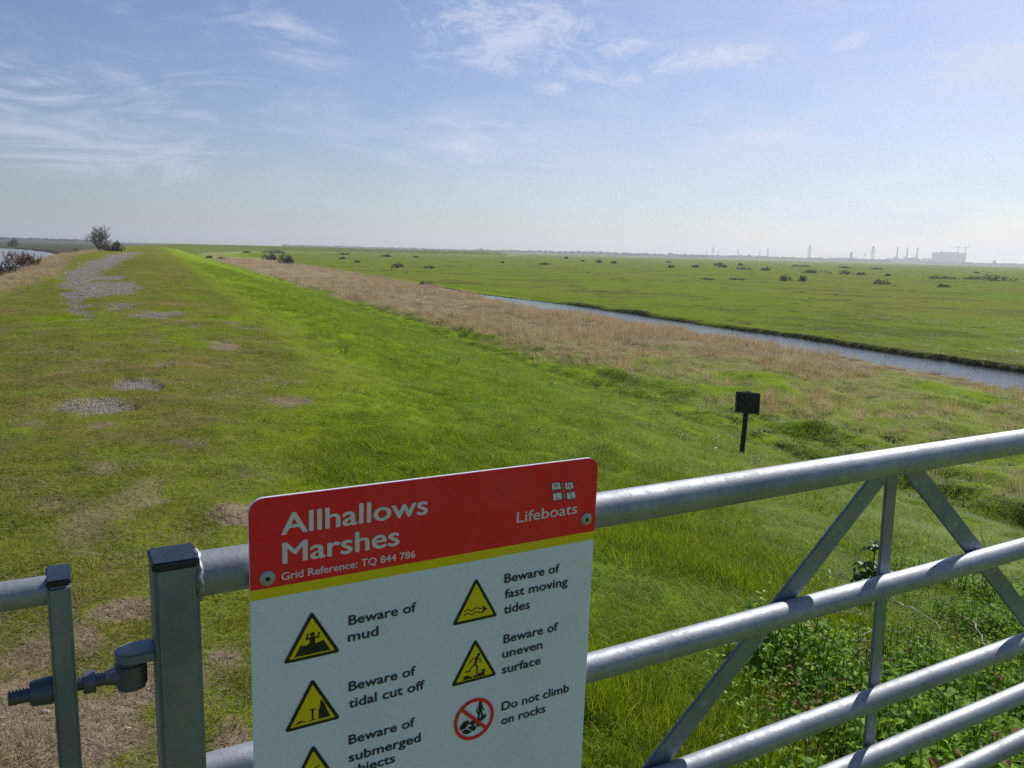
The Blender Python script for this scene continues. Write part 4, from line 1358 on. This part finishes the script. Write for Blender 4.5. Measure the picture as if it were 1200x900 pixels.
near_plant()
M_DEAD = simple('bleached_dead_stem', (.46, .40, .31), .8, 0, .3, 20)
TW = [((942, 742), (1020, 748), 'bleached dead stem lying flat, left of the upright bar of the gate'), ((975, 725), (1012, 747), 'short pale dead twig crossing the flat bleached stem'), ((960, 680), (1012, 718), 'pale dead stem slanting below the tall leafy plant'),
      ((1050, 722), (1096, 762), 'pale dead stem slanting right of the upright bar'), ((998, 775), (1022, 768), 'tiny curved dead twig low beside the upright bar'), ((1150, 705), (1130, 650), 'thin dry stalk standing between upright bar and right brace'),
      ((1120, 735), (1160, 790), 'thin pale stem deep in the weeds at the right')]
for k, (a, b, lab) in enumerate(TW):
    pa, pb = surface_hit(*a), surface_hit(*b)
    up = np.array([0, 0, .12])
    if k == 5: pb = pa + np.array([-.06, 0, .42])
    t = Vector(pa + up * (.7 if k != 5 else 0)); q = Vector(pb + up * 1.0)
    mb = MB(); pts = [t.lerp(q, i / 7) + Vector((random.gauss(0, .004) + .02 * math.sin(i * .8 + k), random.gauss(0, .004), random.gauss(0, .004) + .025 * math.sin(i / 7 * math.pi))) for i in range(8)]
    mb.tube(pts, [.0046 - .0004 * i for i in range(8)], 6)
    if k in (0, 2): 
        mb.tube([pts[3], pts[3].lerp(pts[6], .5) + Vector((.03, .04, .05)), pts[6] + Vector((.05, .07, .04))], [.003, .002, .0012], 5)
    o = mb.build('dead_stem', M_DEAD, smooth=True)
    tag(o, lab, 'twig', 'bleached dead stems lying in the weeds behind the gate')
TW2 = [(1050, 870)]

# ------------------------------------------------------------------ far distance
HZ = lambda px: HORIZON_Y + SLOPE * (px - 600)
M_CONC = simple('pale_cladding', (.12, .125, .13), .7, 0, .12, .05); M_DARKC = simple('dark_concrete', (.08, .08, .08), .8, 0, .15, .05); M_PYL = simple('pylon_steel', (.16, .17, .17), .6, .2); M_TANK = simple('white_tank', (.78, .78, .76), .5)
M_SHED = simple('grey_sheet', (.30, .32, .33), .6, 0, .1, .05); M_WIN = simple('dark_opening', (.05, .06, .07), .4)


def far_pos(px, D):
    a = azimuth(px, HZ(px)); return D * math.sin(a), D * math.cos(a), a


def mz(D, px, py):   # height of a point seen at py at forward distance D*cos(az)
    a = azimuth(px, HZ(px)); return (HZ(px) - py) * D * math.cos(a) / FPX + EYE


def power_station():
    px, D = 1111, 4600; x, y, a = far_pos(px, D); s = D * math.cos(a) / FPX
    t = empty('power_station', (x, y, -3), 'large pale block of the hazy power station on the right horizon', 'power station', rz=-a)
    W = 39.5 * s * math.cos(a); Ht = mz(D, px, 296.0) + 3
    mb = MB()
    prof = [(-W / 2, 0), (W / 2, 0), (W / 2, Ht * .93), (W * .47, Ht * .97), (W * .40, Ht * .96), (W * .30, Ht * 1.0), (W * .05, Ht * 1.015), (-W * .2, Ht * .985), (-W * .38, Ht * .97), (-W * .46, Ht * .93), (-W / 2, Ht * .86)]
    mb.prism(prof, -40, 40); mb.build('boiler_house', M_CONC, t)
    mb = MB(); mb.box((-W * .53, 0, Ht * .20), (W * .10, 60, Ht * .40)); mb.build('turbine_hall', M_CONC, t)
    mb = MB(); mb.box((W * .0, -42, Ht * .12), (W * .5, 8, Ht * .20)); mb.build('front_annexe', M_SHED, t)
    mb = MB(); mb.tube([(-W * .22, 0, Ht * .97), (-W * .22, 0, Ht * 1.16)], 3.0, 10); mb.build('vent_stack', M_CONC, t)
    for k in range(7):
        mb = MB(); mb.box((-W * .42 + k * W * .14, -40.6, Ht * .60), (W * .06, .8, Ht * .10)); mb.build('louvre', M_DARKC, t)
power_station()


def chimney(px, top, lab):
    D = 4500; x, y, a = far_pos(px, D); s = D * math.cos(a) / FPX
    t = empty('chimney', (x, y, -3), lab, 'chimney', 'row of three power station chimneys', -a)
    H_ = mz(D, px, top) + 3
    mb = MB(); mb.tube([(0, 0, 0), (0, 0, H_ * .6), (0, 0, H_)], [4.6, 3.8, 3.3], 20); mb.build('shaft', M_DARKC, t, smooth=True)
    mb = MB(); mb.tube([(0, 0, H_ - 6), (0, 0, H_ + .5)], 4.1, 20); mb.build('rim', M_DARKC, t, smooth=True)
    mb = MB(); mb.box((0, 0, 11), (30, 26, 22)); mb.box((-4, 0, 25), (16, 16, 8)); mb.build('turbine_house', M_CONC, t)
chimney(1050.5, 290.3, 'left one of three slim chimneys beside the big block'); chimney(1062, 290.8, 'middle one of three slim chimneys beside the big block'); chimney(1073.7, 291, 'right one of three slim chimneys, nearest to the big block')


def crane(px, top, jl, jr, lab):
    D = 4700; x, y, a = far_pos(px, D)
    t = empty('tower_crane', (x, y, -3), lab, 'crane', 'tower cranes behind the power station', -a)
    H_ = mz(D, px, top) + 3; s = D * math.cos(a) / FPX
    def lattice(mb, p, q, w, n, r):
        p, q = Vector(p), Vector(q); d = (q - p).normalized(); o1 = d.orthogonal().normalized() * w / 2; o2 = d.cross(o1).normalized() * w / 2
        cs = [o1 + o2, o1 - o2, -o1 - o2, -o1 + o2]
        for c in cs: mb.tube([p + c, q + c], r, 4)
        for i in range(n):
            for k in range(4): mb.tube([p.lerp(q, i / n) + cs[k], p.lerp(q, (i + 1) / n) + cs[(k + 1) % 4]], r * .6, 3)
    mb = MB(); lattice(mb, (0, 0, 0), (0, 0, H_), 3, 14, .5); mb.build('mast', M_PYL, t)
    mb = MB(); lattice(mb, (-jl * s, 0, H_ * .965), (jr * s, 0, H_ * .965), 2.4, 12, .5); mb.build('jib', M_PYL, t)
    mb = MB(); mb.box((jl * .0 + (-jl if jl < jr else jr) * s * .9, 0, H_ * .94), (6, 4, 4)); mb.build('counterweight', M_DARKC, t)
crane(1121, 289.2, 5, 2, 'left one of two tower cranes behind the big block'); crane(1129.7, 290, 2, 4, 'right one of two tower cranes, at the corner of the big block')


def box_building(px, w, top, D, lab, name='industrial_shed', roof=True, dep=40, mt=None):
    x, y, a = far_pos(px, D); s = D * math.cos(a) / FPX; H_ = mz(D, px, top) + 3; W = w * s * math.cos(a)
    t = empty(name, (x, y, -3), lab, 'building', None, -a)
    mb = MB(); mb.box((0, 0, H_ * (.42 if roof else .5)), (W, dep, H_ * (.84 if roof else 1))); mb.build('wall', mt or M_SHED, t)
    if roof:
        mb = MB(); mb.v = []; mb.prism([(-W * .51, H_ * .842), (W * .51, H_ * .842), (W * .46, H_), (-W * .46, H_)], -dep * .51, dep * .51); mb.build('roof', M_DARKC, t)
    else:
        mb = MB(); mb.box((0, 0, H_ + 2), (W * .6, dep * .6, 4)); mb.build('roof_plant', M_DARKC, t)
    for k in range(3):
        mb = MB(); mb.box(((k - 1) * W * .28, -dep / 2 - .3, H_ * .25), (W * .12, .5, H_ * .35)); mb.build('door', M_WIN, t)
box_building(997, 3.2, 296.5, 4300, 'narrow grey tower block on the horizon left of the right tall pylon', 'tower_block', False, 18, M_DARKC)
box_building(1165, 4.5, 306.3, 3900, 'small square tower on the far right horizon beside low sheds', 'tower_block', False, 18)
box_building(1180.5, 14, 308.6, 3900, 'pale shed at the far right end of the horizon'); box_building(1152, 17, 309.2, 4000, 'long low shed between the power station and the small square tower')
box_building(1085, 9, 302.8, 4450, 'low hall between the chimneys and the big block')
x, y, a = far_pos(780.5, 2600); s = 2600 * math.cos(a) / FPX
tk = empty('storage_tank', (x, y, -3), 'tiny bright white tank on the middle horizon', 'tank')
mb = MB(); mb.tube([(0, 0, 0), (0, 0, 6.2)], 4.3, 20); mb.build('shell', M_TANK, tk, smooth=True); mb = MB(); mb.tube([(0, 0, 6.2), (0, 0, 7.6)], [4.2, .5], 20); mb.build('roof', M_TANK, tk, smooth=True)


def pylon_mesh(H_=48.0):
    mb = MB()
    def leg_w(z): return 4.6 * (1 - z / H_) ** 1.25 + .9
    lv = [0, 8, 15, 21, 26, 30.5, 34.5, 38, 41, 44, H_]
    for sx in (-1, 1):
        for sy in (-1, 1):
            mb.tube([(sx * leg_w(z), sy * leg_w(z), z) for z in lv], [.34] * len(lv), 4)
    for z0, z1 in zip(lv[:-1], lv[1:]):
        a, b = leg_w(z0), leg_w(z1)
        for (p, q) in (((-a, -a), (b, -b)), ((a, -a), (-b, -b)), ((-a, a), (b, b)), ((a, a), (-b, b)), ((-a, -a), (-b, b)), ((a, -a), (b, b))):
            mb.tube([(p[0], p[1], z0), (q[0], q[1], z1)], .20, 3)
    arms = MB()
    for z, w in ((28, 7.5), (35.5, 10), (43, 6.5)):
        for sx in (-1, 1):
            arms.tube([(sx * leg_w(z), 0, z), (sx * w, 0, z + .4)], .30, 4); arms.tube([(sx * leg_w(z + 3), 0, z + 2.8), (sx * w, 0, z + .4)], .26, 4); arms.tube([(sx * w, 0, z + .4), (sx * w, 0, z - 3)], .2, 4)
    return mb, arms


p0, a0_ = pylon_mesh()
PYL = [(948, 288.2, 'taller left one of two big pylons, between tower block and left horizon'), (1022, 288.6, 'right one of two big pylons, just left of the three chimneys'), (899, 291, None), (890, 293.4, None), (864.3, 292.3, None), (835, 289.8, None), (827.5, 292, None), (841.5, 293.4, None), (971, 297.3, None), (1013, 296.4, None)]
pyl_src = None; pyl_xy = []
for px, top, lab in PYL:
    a = azimuth(px, HZ(px)); D = (48 - 3 - EYE) * FPX / (HZ(px) - top) / math.cos(a); D = min(D, 6200); x, y, a = far_pos(px, D)
    lab2 = lab or 'small faint pylon far off on the hazy right horizon'
    if pyl_src is None:
        t = empty('pylon', (x, y, -3), lab2, 'pylon', 'pylons along the horizon', -a + .5)
        p0.build('tower', M_PYL, t); a0_.build('cross_arms', M_PYL, t); pyl_src = t
    else: t = copy_thing(pyl_src, (x, y, -3), lab2, -a + .5)
    pyl_xy.append((x, y, px))
def cable(i, j, lab):
    (x0, y0, _), (x1, y1, _) = pyl_xy[i], pyl_xy[j]; mb = MB()
    for z, w in ((25, 7.5), (32.5, 10), (40, 6.5)):
        for sgn in (-1, 1):
            dx = w * sgn * .8
            mb.tube([(x0 + (x1 - x0) * t / 10 + dx, y0 + (y1 - y0) * t / 10 + dx * .4, z - 3 - 14 * (4 * (t / 10) * (1 - t / 10))) for t in range(11)], .11, 3)
    tag(mb.build('power_lines', M_PYL), lab, 'power line')
cable(0, 1, 'sagging power lines strung between the two big pylons')
cable(2, 0, 'faint power lines left of the taller pylon')
# line running on past the right edge
pyl_xy.append((3600, 2300, 0)); cable(1, len(pyl_xy) - 1, 'power lines running from the right big pylon out past the right edge')

# far woods on the horizon: nobody could count these trees
M_WOOD = scrub_material('far_wood_foliage', (.035, .048, .022), (.065, .075, .035))
def far_wood(name, x0, x1, D, topf, lab, n, sz, dep=160):
    mb = MB(); rs = random.Random(int(D))
    for k in range(n):
        px = rs.uniform(x0, x1); d = D + rs.uniform(-dep, dep); x, y, a = far_pos(px, d)
        hh = (max(topf(px), .15)) * d * math.cos(a) / FPX + 4.5
        ln = .62 + .75 * float(fbm(np.array([px / 3.1]), np.array([D / 100.]), 7, 3)[0] - .2)
        z = -3.2 + hh * ln * rs.random() ** .7
        s = sz * rs.uniform(.6, 1.3); q = rs.uniform(0, 6.28)
        c = Vector((x, y, z)); e = Vector((math.cos(q), math.sin(q), rs.uniform(-.5, .5))) * s; f = Vector((0, 0, 1)) * s * .7 + Vector((math.sin(q), 0, 0)) * s * .3
        mb.add([c + e, c + f, c - e, c - f], [(0, 1, 2, 3)])
    tag(mb.build(name, M_WOOD), lab, 'trees', kind='stuff')
far_wood('far_wood', 555, 830, 3000, lambda p: 1.6 + .9 * math.exp(-((p - 690) / 60) ** 2), 'hazy line of trees low along the middle horizon', 5200, 3.2)
far_wood('far_wood', 780, 1045, 3500, lambda p: 2.3 + .5 * math.sin(p / 17), 'hazy line of trees along the horizon left of the chimneys', 6000, 3.5)
far_wood('far_wood', 1020, 1100, 4200, lambda p: 3.6 * math.exp(-((p - 1060) / 26) ** 2) + 1.2, 'pale rise of trees round the feet of the chimneys', 3000, 4)
far_wood('far_wood', 1085, 1260, 3600, lambda p: .9, 'low trees along the horizon at the far right', 4000, 3.4)
far_wood('far_wood', 330, 560, 3200, lambda p: .9, 'faint trees peeping over the distant bank', 2600, 3.2)
far_wood('far_wood', -60, 120, 2600, lambda p: .7, 'low saltmarsh scrub on the left horizon beyond the creek', 3500, 3, 500)
# ------------------------------------------------------------------ haze
def haze():
    mb = MB(); mb.box((0, 0, 56), (15600, 15600, 128))
    m, nt, out = mat('air')
    v = N(nt, 'ShaderNodeVolumePrincipled'); v.inputs['Density'].default_value = HAZE_D; v.inputs['Color'].default_value = (.90, .95, 1.0, 1); v.inputs['Anisotropy'].default_value = .35
    nt.links.new(v.outputs[0], out.inputs['Volume'])
    tag(mb.build('haze', m), kind='stuff')
HAZE_D = 2.2e-4
haze()

# ------------------------------------------------------------------ sky, sun
SUN_AZ, SUN_EL = R(37), R(39)
world = bpy.data.worlds.new('World'); scene.world = world; world.use_nodes = True
nt = world.node_tree; nt.nodes.clear()
wout = nt.nodes.new('ShaderNodeOutputWorld'); bg = nt.nodes.new('ShaderNodeBackground'); nt.links.new(bg.outputs[0], wout.inputs[0])
sky = nt.nodes.new('ShaderNodeTexSky'); sky.sky_type = 'NISHITA'; sky.sun_disc = False
sky.sun_elevation = SUN_EL; sky.sun_rotation = SUN_AZ; sky.air_density = 1.0; sky.dust_density = 0.75; sky.ozone_density = 3.0; sky.altitude = 0
tc = nt.nodes.new('ShaderNodeTexCoord'); D_ = tc.outputs['Generated']
sx = nt.nodes.new('ShaderNodeSeparateXYZ'); nt.links.new(D_, sx.inputs[0])
AZ = math_(nt, 'ARCTAN2', sx.outputs[0], sx.outputs[1]); EL = math_(nt, 'ARCSINE', sx.outputs[2])


def warp(scale, sxy, dist, det=7, rough=.6, rot=0.0, seed=0.0):
    cmb = nt.nodes.new('ShaderNodeCombineXYZ'); nt.links.new(AZ, cmb.inputs[0]); nt.links.new(EL, cmb.inputs[1]); cmb.inputs[2].default_value = seed
    mp = nt.nodes.new('ShaderNodeMapping'); mp.inputs['Rotation'].default_value = (0, 0, rot); mp.inputs['Scale'].default_value = (sxy[0], sxy[1], 1)
    nt.links.new(cmb.outputs[0], mp.inputs[0])
    return noise(nt, mp.outputs[0], scale, det, rough, dist)


def dirpx(px, py):
    d = ray(px, py); return math.atan2(d[0], d[1]), math.asin(d[2])


def blob(px, py, wx, wy, rot=0.0):
    a, e = dirpx(px, py)
    mp = nt.nodes.new('ShaderNodeMapping'); mp.vector_type = 'TEXTURE'
    mp.inputs['Location'].default_value = (a, e, 0); mp.inputs['Rotation'].default_value = (0, 0, rot); mp.inputs['Scale'].default_value = (wx / FPX, wy / FPX, 1)
    nt.links.new(AE.outputs[0], mp.inputs[0])
    ln = nt.nodes.new('ShaderNodeVectorMath'); ln.operation = 'LENGTH'; nt.links.new(mp.outputs[0], ln.inputs[0])
    return ramp(nt, ln.outputs['Value'], 2.0, 0.0)


AE = nt.nodes.new('ShaderNodeCombineXYZ'); nt.links.new(AZ, AE.inputs[0]); nt.links.new(EL, AE.inputs[1])
streak = warp(6, (1.0, 4.2), .8, 5, .62, .10); fluff = warp(20, (1, 1.9), 1.2, 6, .68, .1, 3.0); cirrus = warp(6, (1.0, 3.6), 2.6, 6, .66, -.22, 7.0)
def grp(bl, nz, lo, hi, amt):
    s = None
    for b in bl:
        v = math_(nt, 'MULTIPLY', blob(*b[:-1]), b[-1]); s = v if s is None else math_(nt, 'MAXIMUM', s, v)
    # threshold the noise lower where the patch is strong
    t = math_(nt, 'ADD', nz, math_(nt, 'MULTIPLY_ADD', s, .26, -.26))
    return math_(nt, 'MULTIPLY', math_(nt, 'MULTIPLY', ramp(nt, t, lo, hi), math_(nt, 'MINIMUM', math_(nt, 'MULTIPLY', s, 1.6), 1.0)), amt)
c1 = grp([(598, 36, 95, 42, 0.0, 1.0), (735, 55, 40, 14, .0, .8), (700, 88, 45, 9, -.1, .8), (850, 68, 105, 13, .12, .85), (648, 103, 20, 7, 0, .75), (740, 92, 20, 6, 0, .7), (995, 50, 22, 8, .3, .8),
          (1185, 76, 60, 15, -.10, 1.5), (1198, 100, 24, 18, -.6, 1.2), (905, 160, 45, 8, -.12, .8)], fluff, .28, .58, .66)
c2 = grp([(90, 160, 150, 34, -.12, 1.0), (40, 108, 90, 24, -.2, .9), (335, 40, 60, 24, -.3, .85), (250, 100, 160, 24, -.05, .5), (230, 150, 130, 30, -.45, .55), (560, 172, 70, 16, 0, .7), (560, 145, 50, 7, 0, .7), (590, 186, 70, 6, .02, .6), (200, 20, 90, 14, -.1, .35), (360, 150, 80, 8, -.05, .5), (440, 175, 60, 8, -.2, .5), (1188, 82, 70, 22, .15, 1.3), (900, 160, 60, 9, .1, .8)], cirrus, .24, .66, .62)
c3 = grp([(900, 200, 380, 80, .0, .8), (980, 60, 300, 90, 0, .5), (1050, 250, 300, 40, 0, .8), (640, 230, 260, 30, 0, .6), (640, 165, 240, 40, 0, .6), (1120, 160, 200, 60, 0, .7)], streak, .20, .60, .55)
veil = math_(nt, 'ADD', c1, math_(nt, 'ADD', c2, c3), clamp=True)
CLOUDC = (8.0, 8.6, 9.6)
mixn = mixc(nt, veil, sky.outputs[0], CLOUDC)
wb = mixc(nt, 1.0, mixn, (.93, .97, 1.11), 'MULTIPLY')
nt.links.new(wb, bg.inputs['Color']); bg.inputs['Strength'].default_value = .083
sun = bpy.data.lights.new('sun', 'SUN'); sun.energy = 5.0; sun.angle = R(.53); sun.color = (1, .955, .88)
so = bpy.data.objects.new('sun', sun); COL.objects.link(so)
sd = Vector((math.sin(SUN_AZ) * math.cos(SUN_EL), math.cos(SUN_AZ) * math.cos(SUN_EL), math.sin(SUN_EL)))
so.rotation_euler = sd.to_track_quat('Z', 'Y').to_euler()
scene.view_settings.view_transform = 'Standard'; scene.view_settings.look = 'None'; scene.view_settings.gamma = 1; scene.view_settings.use_curve_mapping = False
scene.view_settings.exposure = 0.0
scene.cycles.volume_bounces = 0
scene.cycles.use_adaptive_sampling = True; scene.cycles.adaptive_threshold = .012; scene.cycles.diffuse_bounces = 2; scene.cycles.glossy_bounces = 2; scene.cycles.max_bounces = 4; scene.cycles.transparent_max_bounces = 4; scene.cycles.sample_clamp_indirect = 6
scene.cycles.use_denoising = False
